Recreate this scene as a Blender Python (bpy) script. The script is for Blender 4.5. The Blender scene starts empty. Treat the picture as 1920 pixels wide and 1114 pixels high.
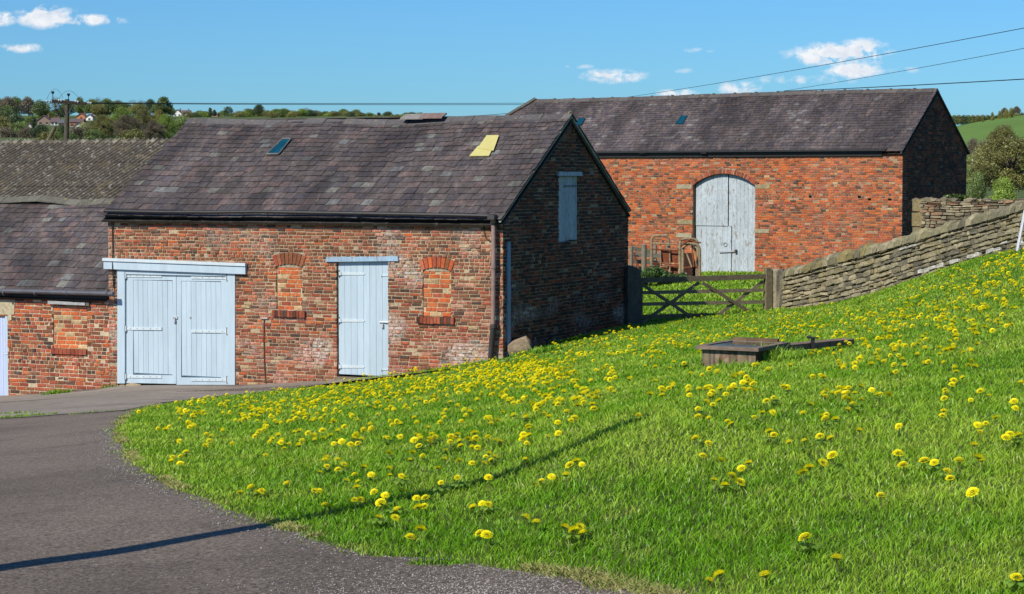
import bpy, bmesh, math, random
import numpy as np
from mathutils import Vector, Matrix, noise as mnoise
R = math.radians
sc = bpy.context.scene
COL = sc.collection
# ------------------------------------------------------------------ camera
F = 4000.0                       # focal length in photograph pixels
TH = math.atan(227/F)            # pitch below the horizon
cd = bpy.data.cameras.new('camera'); cam = bpy.data.objects.new('camera', cd); COL.objects.link(cam)
cd.sensor_width = 36; cd.lens = 36*F/1920; cd.clip_start = 0.1; cd.clip_end = 8000
cam.rotation_euler = (R(90)-TH, 0, 0); sc.camera = cam
# ------------------------------------------------------------------ sun, sky, exposure
SUN_B, SUN_E = 42.0, 41.5        # bearing the light travels to (from +Y towards +X), elevation
SUN_STR, SKY_STR = 4.9, 0.085
sc.view_settings.view_transform = 'Standard'; sc.view_settings.look = 'None'
sc.view_settings.gamma = 1; sc.view_settings.exposure = 0.15
L = Vector((math.sin(R(SUN_B))*math.cos(R(SUN_E)), math.cos(R(SUN_B))*math.cos(R(SUN_E)), -math.sin(R(SUN_E))))
sd = bpy.data.lights.new('sun', 'SUN'); sd.energy = SUN_STR; sd.angle = R(0.42); sd.color = (1, .925, .80)
so = bpy.data.objects.new('sun', sd); COL.objects.link(so); so.rotation_euler = L.to_track_quat('-Z', 'Y').to_euler()

class NT:
    """tiny node-tree helper"""
    def __init__(s, nt): s.nt = nt; s.n = nt.nodes; s.l = nt.links
    def node(s, t, ins=None, **kw):
        nd = s.n.new(t)
        for k, v in kw.items(): setattr(nd, k, v)
        for k, v in (ins or {}).items(): s.put(nd.inputs[k], v)
        return nd
    def put(s, sock, v):
        if isinstance(v, bpy.types.NodeSocket): s.l.new(v, sock)
        else: sock.default_value = v
    def m(s, op, a, b=0.0, c=0.0, clamp=False):
        nd = s.n.new('ShaderNodeMath'); nd.operation = op; nd.use_clamp = clamp
        for i, v in enumerate((a, b, c)): s.put(nd.inputs[i], v)
        return nd.outputs[0]
    def mix(s, f, a, b, mode='MIX'):
        nd = s.n.new('ShaderNodeMix'); nd.data_type = 'RGBA'; nd.blend_type = mode
        s.put(nd.inputs[0], f); s.put(nd.inputs[6], a); s.put(nd.inputs[7], b); return nd.outputs[2]
    def noise(s, vec, scale, detail=4, rough=.6, dist=0):
        nd = s.node('ShaderNodeTexNoise', {'Scale': scale, 'Detail': detail, 'Roughness': rough, 'Distortion': dist})
        s.put(nd.inputs['Vector'], vec); return nd.outputs[0]
    def rng(s, v, a, b, c, d):
        nd = s.n.new('ShaderNodeMapRange'); nd.clamp = True
        for i, x in enumerate((v, a, b, c, d)): s.put(nd.inputs[i], x)
        return nd.outputs[0]

w = bpy.data.worlds.new('World'); sc.world = w; w.use_nodes = True
T = NT(w.node_tree); w.node_tree.nodes.clear()
sky = T.node('ShaderNodeTexSky', sky_type='NISHITA', sun_disc=False, sun_elevation=R(SUN_E), sun_rotation=R(SUN_B+180),
             altitude=100, air_density=1.0, dust_density=.35, ozone_density=2.2)
tc = T.node('ShaderNodeTexCoord').outputs['Generated']
sx = T.node('ShaderNodeSeparateXYZ', {0: tc}).outputs
U = T.m('DIVIDE', sx[0], T.m('MAXIMUM', sx[1], .05)); V = T.m('DIVIDE', sx[2], T.m('MAXIMUM', sx[1], .05))
def uv_of(px, py): return (px-960)/F, (330-py)/F
CL = [(90, 32, 46, 18), (160, 40, 62, 9), (8, 36, 26, 12), (46, 91, 42, 9), (1560, 104, 70, 17), (1612, 100, 44, 20), (1598, 132, 44, 14),
      (1150, 144, 52, 12), (1385, 166, 34, 13), (1265, 177, 42, 9), (1085, 126, 34, 6), (1310, 96, 34, 6), (1500, 152, 110, 12),
      (1700, 132, 60, 9), (860, 160, 46, 5), (480, 122, 30, 5), (1280, 133, 46, 8), (720, 120, 60, 8), (1210, 112, 20, 4), (240, 130, 40, 5), (980, 150, 70, 8)]
AMP = [1.15, .95, .9, .7, 1.15, 1.1, .95, .85, .75, .7, .35, .4, .42, .3, .22, .22, .3, .2, .3, .12, .2]
nz = T.noise(T.node('ShaderNodeCombineXYZ', {0: T.m('MULTIPLY', U, 1.0), 1: T.m('MULTIPLY', V, 1.5), 2: 0.3}).outputs[0], 90, 7, .62, .3)
dens = None
for (px, py, a, b), am in zip(CL, AMP):
    u0, v0 = uv_of(px, py)
    du = T.m('MULTIPLY', T.m('SUBTRACT', U, u0), F/a); dv = T.m('MULTIPLY', T.m('SUBTRACT', V, v0), F/b)
    r2 = T.m('ADD', T.m('MULTIPLY', du, du), T.m('MULTIPLY', dv, dv))
    g = T.m('MULTIPLY', T.m('EXPONENT', T.m('MULTIPLY', r2, -.8)), am)
    dens = g if dens is None else T.m('MAXIMUM', dens, g)
cden = T.rng(T.m('MULTIPLY', dens, T.rng(nz, .33, .62, .15, 1.25)), .20, .62, 0, 1)
cden = T.m('MULTIPLY', cden, T.m('GREATER_THAN', sx[1], .2))
nz2 = T.noise(T.node('ShaderNodeCombineXYZ', {0: U, 1: V, 2: .9}).outputs[0], 150, 4, .6)
shade = T.rng(nz2, .35, .6, .5, 1)
ccol = T.mix(shade, (5.6, 6.6, 8.2, 1), (9.6, 9.9, 10.3, 1))
skyc = T.mix(1.0, sky.outputs[0], (.40, .82, 1.30, 1), 'MULTIPLY')
full = T.mix(cden, skyc, ccol)
bg = T.node('ShaderNodeBackground', {'Color': full, 'Strength': SKY_STR})
T.l.new(bg.outputs[0], T.node('ShaderNodeOutputWorld').inputs[0])

# ------------------------------------------------------------------ geometry helpers
def ray(px, py):
    a = (px-960)/F; b = (557-py)/F
    return Vector((a, math.cos(TH)+b*math.sin(TH), -math.sin(TH)+b*math.cos(TH)))
def at(px, py, Y):
    d = ray(px, py); return d*(Y/d.y)

# terrain: columns u = X/Y, each a profile of (distance, height)
COLS = [(-.60, [(6,-1.8),(15,-2.3),(25,-3.1),(42,-4.7),(120,-8),(250,-4),(450,7.3),(600,11),(750,15.2),(900,19.6),(1050,25.5),(1200,31.8),(1400,39),(1600,44.8),(3500,45)]),
 (-.24, [(6,-1.72),(9.6,-1.78),(15,-2.14),(25,-2.94),(36,-3.87),(42.8,-4.44),(60,-5.2),(120,-8),(250,-4),(450,7.3),(600,11),(750,15.2),(900,19.6),(1050,25.5),(1200,31.8),(1400,39),(1600,44.8),(3500,45)]),
 (-.1775, [(6,-1.7),(9,-1.76),(12,-1.86),(17,-2.2),(26,-2.9),(37,-3.78),(41,-4.07),(60,-5),(120,-8),(250,-4),(450,7.3),(600,11),(750,15.2),(900,19.6),(1050,25.5),(1200,31.8),(1400,39),(1600,44.8),(3500,45)]),
 (-.115, [(6,-1.68),(9,-1.70),(10.9,-1.79),(13.5,-1.93),(21,-2.47),(33,-3.45),(39.8,-3.92),(60,-4.6),(120,-7),(250,-4),(450,7.3),(600,11),(750,15.2),(900,19.6),(1050,25.5),(1200,31.8),(1400,39),(1600,44.8),(3500,45)]),
 (-.055, [(6,-1.67),(8.8,-1.70),(10.9,-1.74),(13.8,-1.86),(20.5,-2.32),(31,-3.08),(38.9,-3.65),(50,-4),(120,-6.5),(250,-4),(450,7.3),(600,11),(750,15.2),(900,19.6),(1050,25.5),(1200,31.8),(1400,39),(1600,44.8),(3500,45)]),
 (-.005, [(6,-1.66),(8.7,-1.70),(10.8,-1.69),(14,-1.79),(20,-2.15),(30,-2.78),(38,-3.28),(44,-3.3),(60,-4),(120,-6),(250,-5),(450,4),(750,12),(1200,26),(1500,34),(3500,36)]),
 (.0725, [(6,-1.6),(8.3,-1.60),(10,-1.52),(12.8,-1.46),(17,-1.70),(22,-1.98),(32,-2.48),(43,-2.95),(55,-3.2),(78,-3.6),(120,-5),(250,-6),(450,2),(700,9),(3500,12)]),
 (.1475, [(6,-1.5),(7.9,-1.5),(10.2,-1.45),(13,-1.48),(18,-1.66),(26,-2.0),(41.5,-2.54),(55,-2.9),(75,-3.3),(120,-3.5),(250,-3),(450,5),(700,8),(3500,12)]),
 (.235, [(6,-1.4),(7.5,-1.42),(9,-1.38),(12,-1.4),(16,-1.46),(22,-1.47),(29.5,-1.4),(36,-1.25),(45,-1.35),(60,-1.9),(120,-2.3),(200,-2.1),(330,6.0),(430,12.0),(600,12.5),(3500,12)]),
 (.5, [(6,-1.2),(9,-1.1),(16,-1.0),(36,-.2),(60,-.4),(120,-1),(200,0),(330,8),(430,14),(3500,14)])]
LG = np.linspace(math.log(6), math.log(3500), 260)
def pchip(xs, ys, q):
    xs = np.array(xs, float); ys = np.array(ys, float); h = np.diff(xs); d = np.diff(ys)/h
    m = np.zeros_like(ys); m[0] = d[0]; m[-1] = d[-1]
    for i in range(1, len(xs)-1):
        if d[i-1]*d[i] > 0: m[i] = 3*(h[i-1]+h[i])/((2*h[i]+h[i-1])/d[i-1]+(h[i]+2*h[i-1])/d[i])
    k = np.clip(np.searchsorted(xs, q)-1, 0, len(xs)-2); t = (q-xs[k])/h[k]
    return (2*t**3-3*t**2+1)*ys[k]+(t**3-2*t**2+t)*h[k]*m[k]+(-2*t**3+3*t**2)*ys[k+1]+(t**3-t**2)*h[k]*m[k+1]
TAB = []
for u_, pr_ in COLS:
    t_ = pchip([math.log(a) for a, b in pr_], [b for a, b in pr_], LG)
    t_ = np.convolve(np.pad(t_, 3, 'edge'), np.ones(7)/7, 'valid'); TAB.append(t_)
TAB = np.array(TAB); CU = np.array([c[0] for c in COLS])
def gz(X, Y):
    X = np.asarray(X, float); Y = np.asarray(Y, float)
    r = np.hypot(X, Y)
    u = np.where(Y > .25*r, X/np.maximum(Y, 1e-3), np.sign(X)*9); u = np.clip(u, CU[0], CU[-1])
    Yq = np.clip(np.where(Y > .25*r, Y, r), 6, 3499)
    q = (np.log(Yq)-LG[0])/(LG[1]-LG[0]); i = np.clip(q.astype(int), 0, len(LG)-2); f = q-i
    k = np.clip(np.searchsorted(CU, u)-1, 0, len(CU)-2)
    def col(j): return TAB[j, i]*(1-f)+TAB[j, i+1]*f
    h = CU[k+1]-CU[k]; t = (u-CU[k])/h
    k0 = np.maximum(k-1, 0); k3 = np.minimum(k+2, len(CU)-1)
    p0, p1, p2, p3 = col(k0), col(k), col(k+1), col(k3)
    d = (p2-p1)/h
    m1 = np.where(k0 < k, .5*((p1-p0)/np.maximum(CU[k]-CU[k0], 1e-6)+d), d)
    m2 = np.where(k3 > k+1, .5*((p3-p2)/np.maximum(CU[k3]-CU[k+1], 1e-6)+d), d)
    z = (2*t**3-3*t**2+1)*p1+(t**3-2*t**2+t)*h*m1+(-2*t**3+3*t**2)*p2+(t**3-t**2)*h*m2
    return z if z.shape else float(z)
def hit(px, py, lo=6.2, hi=90):
    """first ground point under a pixel"""
    d = ray(px, py); ys = np.geomspace(lo, hi, 500); g = gz(ys*d.x/d.y, ys); s = ys*d.z/d.y
    b = np.nonzero(s < g)[0]
    if len(b) == 0: return None
    k = b[0]; Y = ys[k]
    if k > 0: e0, e1 = s[k-1]-g[k-1], g[k]-s[k]; Y = ys[k-1]+(ys[k]-ys[k-1])*e0/max(e0+e1, 1e-9)
    return Vector((Y*d.x/d.y, Y, float(gz(Y*d.x/d.y, Y))))

class Frame:
    def __init__(s, ox, oy, bear):
        s.o = Vector((ox, oy)); b = R(bear); s.b = b
        s.w = Vector((math.sin(b), math.cos(b))); s.u = Vector((math.cos(b), -math.sin(b)))
    def py(s, px, py, c=0.0):            # pixel -> (x,z) on the plane local y = c
        d = ray(px, py); t = (c+s.o.dot(s.w))/Vector((d.x, d.y)).dot(s.w); P = d*t
        return (Vector((P.x, P.y))-s.o).dot(s.u), P.z
    def pxp(s, px, py, c=0.0):           # pixel -> (y,z) on the plane local x = c
        d = ray(px, py); t = (c+s.o.dot(s.u))/Vector((d.x, d.y)).dot(s.u); P = d*t
        return (Vector((P.x, P.y))-s.o).dot(s.w), P.z
    def plane(s, px, py, p0, nrm):       # pixel -> local point on any local plane
        d = ray(px, py); dl = Vector((Vector((d.x, d.y)).dot(s.u), Vector((d.x, d.y)).dot(s.w), d.z))
        ol = Vector((-s.o.dot(s.u), -s.o.dot(s.w), 0)); t = (Vector(p0)-ol).dot(nrm)/dl.dot(nrm); return ol+dl*t
    def world(s, x, y, z=0.0):
        p = s.o+s.u*x+s.w*y; return Vector((p.x, p.y, z))

class MB:
    def __init__(s): s.v = []; s.f = []; s.c = []; s.mi = []; s.cur = (1, 1, 1, 0); s.m = 0
    def add(s, vs, fs, col=None):
        b = len(s.v); s.v += [tuple(p) for p in vs]; s.c += [col or s.cur]*len(vs)
        for f in fs: s.f.append(tuple(b+i for i in f)); s.mi.append(s.m)
        return b
    def hexa(s, q, col=None):            # q: 8 points, 0-3 front, 4-7 back
        s.add(q, [(0,1,2,3), (7,6,5,4), (4,5,1,0), (5,6,2,1), (6,7,3,2), (7,4,0,3)], col)
    def box(s, x0, x1, y0, y1, z0, z1, col=None):
        s.hexa([(x0,y0,z0),(x1,y0,z0),(x1,y0,z1),(x0,y0,z1),(x0,y1,z0),(x1,y1,z0),(x1,y1,z1),(x0,y1,z1)], col)
    def slab(s, q, d0, d1, mp, col=None):   # q: 4 (u,z) corners
        s.hexa([mp(u, d0, z) for u, z in q]+[mp(u, d1, z) for u, z in q], col)
    def tube(s, pts, r, n=8, col=None, cap=True):
        pts = [Vector(p) for p in pts]; rs = r if isinstance(r, (list, tuple)) else [r]*len(pts)
        b = len(s.v); up = Vector((0, 0, 1)); prev = None
        for i, p in enumerate(pts):
            t = (pts[min(i+1, len(pts)-1)]-pts[max(i-1, 0)]).normalized()
            if prev is None:
                a = t.cross(up if abs(t.z) < .95 else Vector((1, 0, 0))).normalized()
            else: a = (prev-t*prev.dot(t)).normalized()
            prev = a; c = t.cross(a)
            for k in range(n):
                an = 2*math.pi*k/n; s.v.append(tuple(p+(a*math.cos(an)+c*math.sin(an))*rs[i])); s.c.append(col or s.cur)
        for i in range(len(pts)-1):
            for k in range(n):
                k2 = (k+1) % n; s.f.append((b+i*n+k, b+i*n+k2, b+(i+1)*n+k2, b+(i+1)*n+k)); s.mi.append(s.m)
        if cap:
            s.f.append(tuple(b+k for k in range(n))[::-1]); s.f.append(tuple(b+(len(pts)-1)*n+k for k in range(n))); s.mi += [s.m]*2
    def ico(s, c, r, sub=2, jit=.15, seed=0, col=None, sq=(1, 1, 1)):
        bm = bmesh.new(); bmesh.ops.create_icosphere(bm, subdivisions=sub, radius=1)
        vs = []
        for v in bm.verts:
            p = v.co.copy(); k = 1+jit*2*mnoise.noise(p*1.3+Vector((seed*3.1, seed, 0)))+jit*mnoise.noise(p*3.7+Vector((seed, 0, seed)))
            vs.append((c[0]+p.x*k*r*sq[0], c[1]+p.y*k*r*sq[1], c[2]+p.z*k*r*sq[2]))
        s.add(vs, [tuple(v.index for v in f.verts) for f in bm.faces], col); bm.free()
    def build(s, name, mat, parent=None, smooth=False):
        me = bpy.data.meshes.new(name); me.from_pydata(s.v, [], s.f)
        a = me.attributes.new('col', 'FLOAT_COLOR', 'POINT'); a.data.foreach_set('color', np.array(s.c, 'f').ravel())
        for mm in (mat if isinstance(mat, (list, tuple)) else [mat]): me.materials.append(mm)
        if any(s.mi): me.polygons.foreach_set('material_index', s.mi)
        if smooth: me.polygons.foreach_set('use_smooth', [True]*len(me.polygons))
        me.update(); o = bpy.data.objects.new(name, me); COL.objects.link(o)
        if parent: o.parent = parent
        return o

def tag(o, label=None, cat=None, group=None, kind=None):
    for k, v in (('label', label), ('category', cat), ('group', group), ('kind', kind)):
        if v: o[k] = v
    return o
def empty(name, loc, rz=0, label=None, cat=None, group=None):
    o = bpy.data.objects.new(name, None); COL.objects.link(o); o.location = loc; o.rotation_euler = (0, 0, rz)
    o.empty_display_size = .2; return tag(o, label, cat, group)
def s2l(r, g, b, k=1.0):
    f = lambda c: ((c/255+.055)/1.055)**2.4 if c > 10 else c/255/12.92
    return (f(r)*k, f(g)*k, f(b)*k, 0.0)

# ------------------------------------------------------------------ materials
def pm(name, color=None, rough=.85, var=(.75, 1.25), vs=8, big=None, spots=(), bump=0, bs=40, white=None, metal=0, spec=.3, stretch=None, coat=0, bdist=.01):
    m = bpy.data.materials.new(name); m.use_nodes = True; t = NT(m.node_tree); m.node_tree.nodes.clear()
    co = t.node('ShaderNodeTexCoord').outputs['Object']
    cs = co
    if stretch:
        mpn = t.node('ShaderNodeMapping', {'Vector': co, 'Scale': stretch}); cs = mpn.outputs[0]
    at_ = t.node('ShaderNodeAttribute', attribute_name='col')
    c = at_.outputs['Color'] if color is None else t.node('ShaderNodeRGB').outputs[0]
    if color is not None: c.default_value = (*color[:3], 1)
    n1 = t.noise(cs, vs, 6, .65); f = t.rng(n1, .3, .7, var[0], var[1])
    c = t.mix(1.0, c, t.node('ShaderNodeCombineColor', {0: f, 1: f, 2: f}).outputs[0], 'MULTIPLY')
    if big:
        n2 = t.noise(cs, big[0], 5, .6); f = t.rng(n2, .35, .65, big[1], big[2])
        c = t.mix(1.0, c, t.node('ShaderNodeCombineColor', {0: f, 1: f, 2: f}).outputs[0], 'MULTIPLY')
    for k, (sc_, scale, lo, hi, amt) in enumerate(spots):
        off = t.node('ShaderNodeMapping', {'Vector': cs, 'Location': (k*7.3, 3.1*k, k)}).outputs[0]
        n3 = t.noise(off, scale, 5, .7); c = t.mix(t.rng(n3, lo, hi, 0, amt), c, (*sc_[:3], 1))
    if white:
        n4 = t.noise(co, 11, 6, .7); f4 = t.m('MULTIPLY', t.rng(n4, .40, .62, 0, 1), at_.outputs['Alpha'], clamp=True)
        c = t.mix(f4, c, (*white[:3], 1))
    p = t.node('ShaderNodeBsdfPrincipled', {'Base Color': c, 'Roughness': rough, 'Metallic': metal})
    p.inputs['Specular IOR Level'].default_value = spec
    if bump:
        nb = t.noise(cs, bs, 5, .7)
        b = t.node('ShaderNodeBump', {'Strength': bump, 'Distance': bdist, 'Height': nb}); t.l.new(b.outputs[0], p.inputs['Normal'])
    t.l.new(p.outputs[0], t.node('ShaderNodeOutputMaterial').inputs[0]); return m

M = {}
M['brick'] = pm('brick', None, .92, (.62, 1.3), 22, (1.1, .85, 1.12), [((.05, .035, .03), 5, .58, .75, .55)], .6, 70, white=(.62, .58, .54))
M['slate'] = pm('slate', None, .7, (.55, 1.45), 16, (.8, .52, 1.42), [((.03, .025, .024), 1.5, .50, .64, .7), ((.26, .19, .04), 15, .64, .72, .6), ((.22, .22, .20), 8, .60, .74, .45)], .5, 45, spec=.35, stretch=(1.0, .45, .45))
M['ridge'] = pm('ridge_tile', None, .8, (.7, 1.2), 12, None, [((.30, .24, .07), 9, .58, .7, .7), ((.4, .4, .36), 20, .66, .75, .5)], .5, 40)
M['paint'] = pm('pale_blue_paint', None, .55, (.93, 1.05), 7, (1.3, .93, 1.05), [((.34, .36, .34), 9, .62, .76, .55), ((.20, .19, .17), 26, .70, .76, .6)], .2, 30, spec=.35, stretch=(3, 3, .35))
M['oldpaint'] = pm('weathered_blue_paint', None, .8, (.78, 1.12), 10, (2, .85, 1.08), [((.26, .24, .21), 4, .55, .62, .9), ((.12, .11, .10), 11, .60, .67, .85)], .4, 40, stretch=(2.6, 2.6, .8))
M['blackmetal'] = pm('black_iron', (.014, .014, .015), .55, (.7, 1.5), 6, None, [((.10, .05, .03), 8, .62, .75, .5)], .2, 30, spec=.5)
M['pipe'] = pm('old_pipe_paint', None, .5, (.8, 1.2), 6, None, [((.10, .05, .035), 7, .56, .7, .7)], .2, 30, spec=.4)
M['metal'] = pm('galvanised', (.55, .58, .6), .4, (.85, 1.1), 20, metal=.3, spec=.5)
M['stone'] = pm('sandstone', None, .92, (.7, 1.25), 14, (3, .85, 1.12), [((.07, .065, .045), 9, .55, .72, .55), ((.30, .22, .05), 5, .62, .74, .45)], .8, 38, bdist=.02)
M['wood'] = pm('weathered_wood', None, .88, (.65, 1.3), 7, None, [((.25, .25, .17), 8, .58, .72, .5)], .5, 25, stretch=(2, 2, 2))
M['rust'] = pm('rusty_steel', None, .85, (.6, 1.35), 9, (2, .8, 1.2), [((.10, .04, .025), 6, .55, .68, .7), ((.42, .30, .17), 10, .63, .74, .5)], .4, 40)
M['darkglass'] = pm('skylight_glass', (.004, .045, .07), .12, (.7, 1.5), 3, None, [((.1, .2, .2), 14, .64, .8, .25)], spec=.5)
M['yellow'] = pm('yellow_sheet', (.50, .45, .17), .5, (.92, 1.05), 5)
M['asbestos'] = pm('corrugated_sheet', None, .95, (.55, 1.3), 7, (.9, .8, 1.15), [((.42, .40, .34), 7, .57, .66, .7), ((.05, .045, .035), 9, .56, .7, .7), ((.24, .19, .10), 2.5, .52, .7, .4)], .8, 28)
M['tarmac'] = pm('tarmac', (.150, .120, .092), .93, (.3, 1.85), 42, (.33, .76, 1.32), [((.55, .50, .46), 38, .60, .68, .6), ((.03, .025, .022), 30, .62, .70, .6), ((.055, .045, .04), 1.1, .56, .72, .45), ((.30, .24, .17), .9, .62, .72, .3)], 1.0, 70, bdist=.02)
M['concrete'] = pm('worn_concrete', (.27, .23, .185), .95, (.7, 1.2), 10, (.6, .8, 1.1), [((.10, .09, .08), 1.3, .55, .68, .6), ((.5, .46, .40), 50, .66, .72, .5)], .8, 60)
M['soil'] = pm('lawn_soil', (.075, .11, .022), 1, (.5, 1.3), 12, (.5, .8, 1.2), [((.12, .10, .045), 2, .55, .7, .5)], .8, 30)
M['water'] = pm('trough_water', (.02, .035, .03), .03, (1, 1), 3, spec=.8)
M['cable'] = pm('cable', (.02, .02, .022), .6)
M['plaster'] = pm('house_wall', None, .9, (.9, 1.1), 3)
M['bark'] = pm('bark', (.075, .06, .045), .95, (.6, 1.4), 6, bump=.6, bs=12)

def leafmat(name, trans=.35, var=(.6, 1.4), vs=.35):
    m = bpy.data.materials.new(name); m.use_nodes = True; t = NT(m.node_tree); m.node_tree.nodes.clear()
    at_ = t.node('ShaderNodeAttribute', attribute_name='col'); oi = t.node('ShaderNodeObjectInfo')
    g = t.node('ShaderNodeNewGeometry'); n = t.noise(g.outputs['Position'], vs, 4, .6)
    f = t.rng(n, .3, .7, var[0], var[1])
    c = t.mix(1.0, at_.outputs['Color'], oi.outputs['Color'], 'MULTIPLY')
    c = t.mix(1.0, c, t.node('ShaderNodeCombineColor', {0: f, 1: f, 2: f}).outputs[0], 'MULTIPLY')
    d = t.node('ShaderNodeBsdfDiffuse', {'Color': c}); tr = t.node('ShaderNodeBsdfTranslucent', {'Color': c})
    gl = t.node('ShaderNodeBsdfGlossy', {'Color': (1, 1, 1, 1), 'Roughness': .45})
    s1 = t.node('ShaderNodeMixShader', {0: trans}); t.l.new(d.outputs[0], s1.inputs[1]); t.l.new(tr.outputs[0], s1.inputs[2])
    s2 = t.node('ShaderNodeMixShader', {0: .03}); t.l.new(s1.outputs[0], s2.inputs[1]); t.l.new(gl.outputs[0], s2.inputs[2])
    t.l.new(s2.outputs[0], t.node('ShaderNodeOutputMaterial').inputs[0]); return m
M['leaf'] = leafmat('foliage'); M['farleaf'] = leafmat('far_foliage', .25, (.6, 1.35), .12); M['petal'] = leafmat('dandelion_yellow', .42, (.95, 1.05))
# lawn blades: colour patches by place on the ground
gm = bpy.data.materials.new('grass_blades'); gm.use_nodes = True; t = NT(gm.node_tree); gm.node_tree.nodes.clear()
g = t.node('ShaderNodeNewGeometry').outputs['Position']; at_ = t.node('ShaderNodeAttribute', attribute_name='col')
n1 = t.noise(g, .55, 6, .7); n2 = t.noise(g, 3.2, 4, .7)
c = t.mix(t.rng(n1, .40, .60, 0, 1), (.14, .36, .014, 1), (.31, .52, .05, 1))
c = t.mix(t.rng(n2, .56, .70, 0, .6), c, (.42, .52, .12, 1))
c = t.mix(t.rng(t.noise(g, 6.5, 3, .6), .56, .70, 0, .6), c, (.075, .21, .012, 1))
c = t.mix(1.0, c, at_.outputs['Color'], 'MULTIPLY'); c = t.mix(at_.outputs['Alpha'], c, (.42, .34, .15, 1))
d = t.node('ShaderNodeBsdfDiffuse', {'Color': c}); tr = t.node('ShaderNodeBsdfTranslucent', {'Color': c})
gl = t.node('ShaderNodeBsdfGlossy', {'Color': (1, 1, 1, 1), 'Roughness': .35})
s1 = t.node('ShaderNodeMixShader', {0: .28}); t.l.new(d.outputs[0], s1.inputs[1]); t.l.new(tr.outputs[0], s1.inputs[2])
s2 = t.node('ShaderNodeMixShader', {0: .012}); t.l.new(s1.outputs[0], s2.inputs[1]); t.l.new(gl.outputs[0], s2.inputs[2])
t.l.new(s2.outputs[0], t.node('ShaderNodeOutputMaterial').inputs[0]); M['grass'] = gm
# ================================================================== GROUND
DRIVE_EDGE_PX = [(1700,1320),(1480,1210),(1330,1150),(1250,1120),(1190,1104),(1110,1082),(960,1068),(860,1050),(700,1046),(620,1024),(560,1000),(515,985),(400,945),(330,915),(275,888),(245,858),(222,825),(217,806),(228,787),(258,769),(350,750),(480,736),(630,718),(740,707),(850,692),(925,681)]
_rng = np.random.default_rng(5)
def edge_curve():
    P = []
    for px, py in DRIVE_EDGE_PX:
        h = hit(px, py, 6.05, 90) or Vector(((px-960)/F*6.6, 6.6, 0))
        P.append((h.x, h.y))
    P = np.array(P); s = np.r_[0, np.cumsum(np.hypot(*np.diff(P, axis=0).T))]
    q = np.arange(0, s[-1], .05); return np.c_[np.interp(q, s, P[:, 0]), np.interp(q, s, P[:, 1])]
EC0 = edge_curve(); EC = EC0[np.argsort(EC0[:, 1])]
def edge_x(Y):
    Y = np.asarray(Y, float); base = np.interp(Y, EC[:, 1], EC[:, 0], left=EC[0, 0], right=EC[-1, 0])
    return base+.03*np.sin(Y*5.3)*np.sin(Y*2.1+1)
def ground_sheet():
    az = np.r_[np.linspace(-180, -24, 40)[:-1], np.linspace(-24, 24, 150), np.linspace(24, 180, 40)[1:]]
    rr = np.r_[[.5, 2, 4], np.geomspace(6, 60, 200), np.geomspace(62, 3400, 110)]
    A_, R_ = np.meshgrid(np.radians(az), rr); X = np.sin(A_)*R_; Y = np.cos(A_)*R_; Z = gz(X, Y)
    m = MB(); n = len(az); m.v = list(map(tuple, np.c_[X.ravel(), Y.ravel(), Z.ravel()])); m.c = [(1, 1, 1, 0)]*len(m.v)
    for i in range(len(rr)-1):
        for j in range(n-1):
            k = i*n+j; m.f.append((k+n, k+n+1, k+1, k)); m.mi.append(0)
    return m.build('ground', M['soil'], smooth=True)
tag(ground_sheet(), kind='structure')
def ruled(name, rows, mat, lift):
    m = MB(); n = len(rows[0])
    for r in rows:
        for x, y in r: m.v.append((x, y, float(gz(x, y))+lift)); m.c.append((1, 1, 1, 0))
    for i in range(len(rows)-1):
        for j in range(n-1): k = i*n+j; m.f.append((k, k+1, k+n+1, k+n)); m.mi.append(0)
    return tag(m.build(name, mat, smooth=True), kind='structure')
ys = np.r_[np.linspace(1, 7.5, 30)[:-1], np.linspace(7.5, 12, 260)[:-1], np.geomspace(12, 44, 260)]
rows = []
for y in ys:
    xe = float(edge_x(y)); xl = -.62*max(y, 6)
    rows.append([(xl+(xe-xl)*(i/40)**.6, y) for i in range(41)])
ruled('drive', rows, M['tarmac'], .006)
M['verge'] = pm('verge_soil', (.17, .125, .07), 1, (.4, 1.6), 26, None, [((.07, .05, .035), 6, .5, .66, .7), ((.42, .34, .2), 14, .6, .72, .7)], 1.0, 60)
# old concrete apron along the walls
top = [(-60,748),(0,747),(60,744),(120,741),(180,736),(222,726),(300,727),(441,729),(520,723),(600,716),(700,710),(800,702)]
bot = [(-60,792),(0,786),(60,783),(120,778),(180,775),(232,771),(300,757),(441,741),(520,733.5),(600,723.5),(700,713),(800,703)]
tp = [hit(a, b-3) for a, b in top]; bp = [hit(a, b) for a, b in bot]
rows = []
for k in range(9):
    f = k/8; rows.append([((a.x*(1-f)+b.x*f), (a.y*(1-f)+b.y*f)+(.05*math.sin(i*2.3) if 0 < k < 8 else 0)) for i, (a, b) in enumerate(zip(tp, bp))])
ruled('concrete_apron', rows, M['concrete'], .014)

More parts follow.
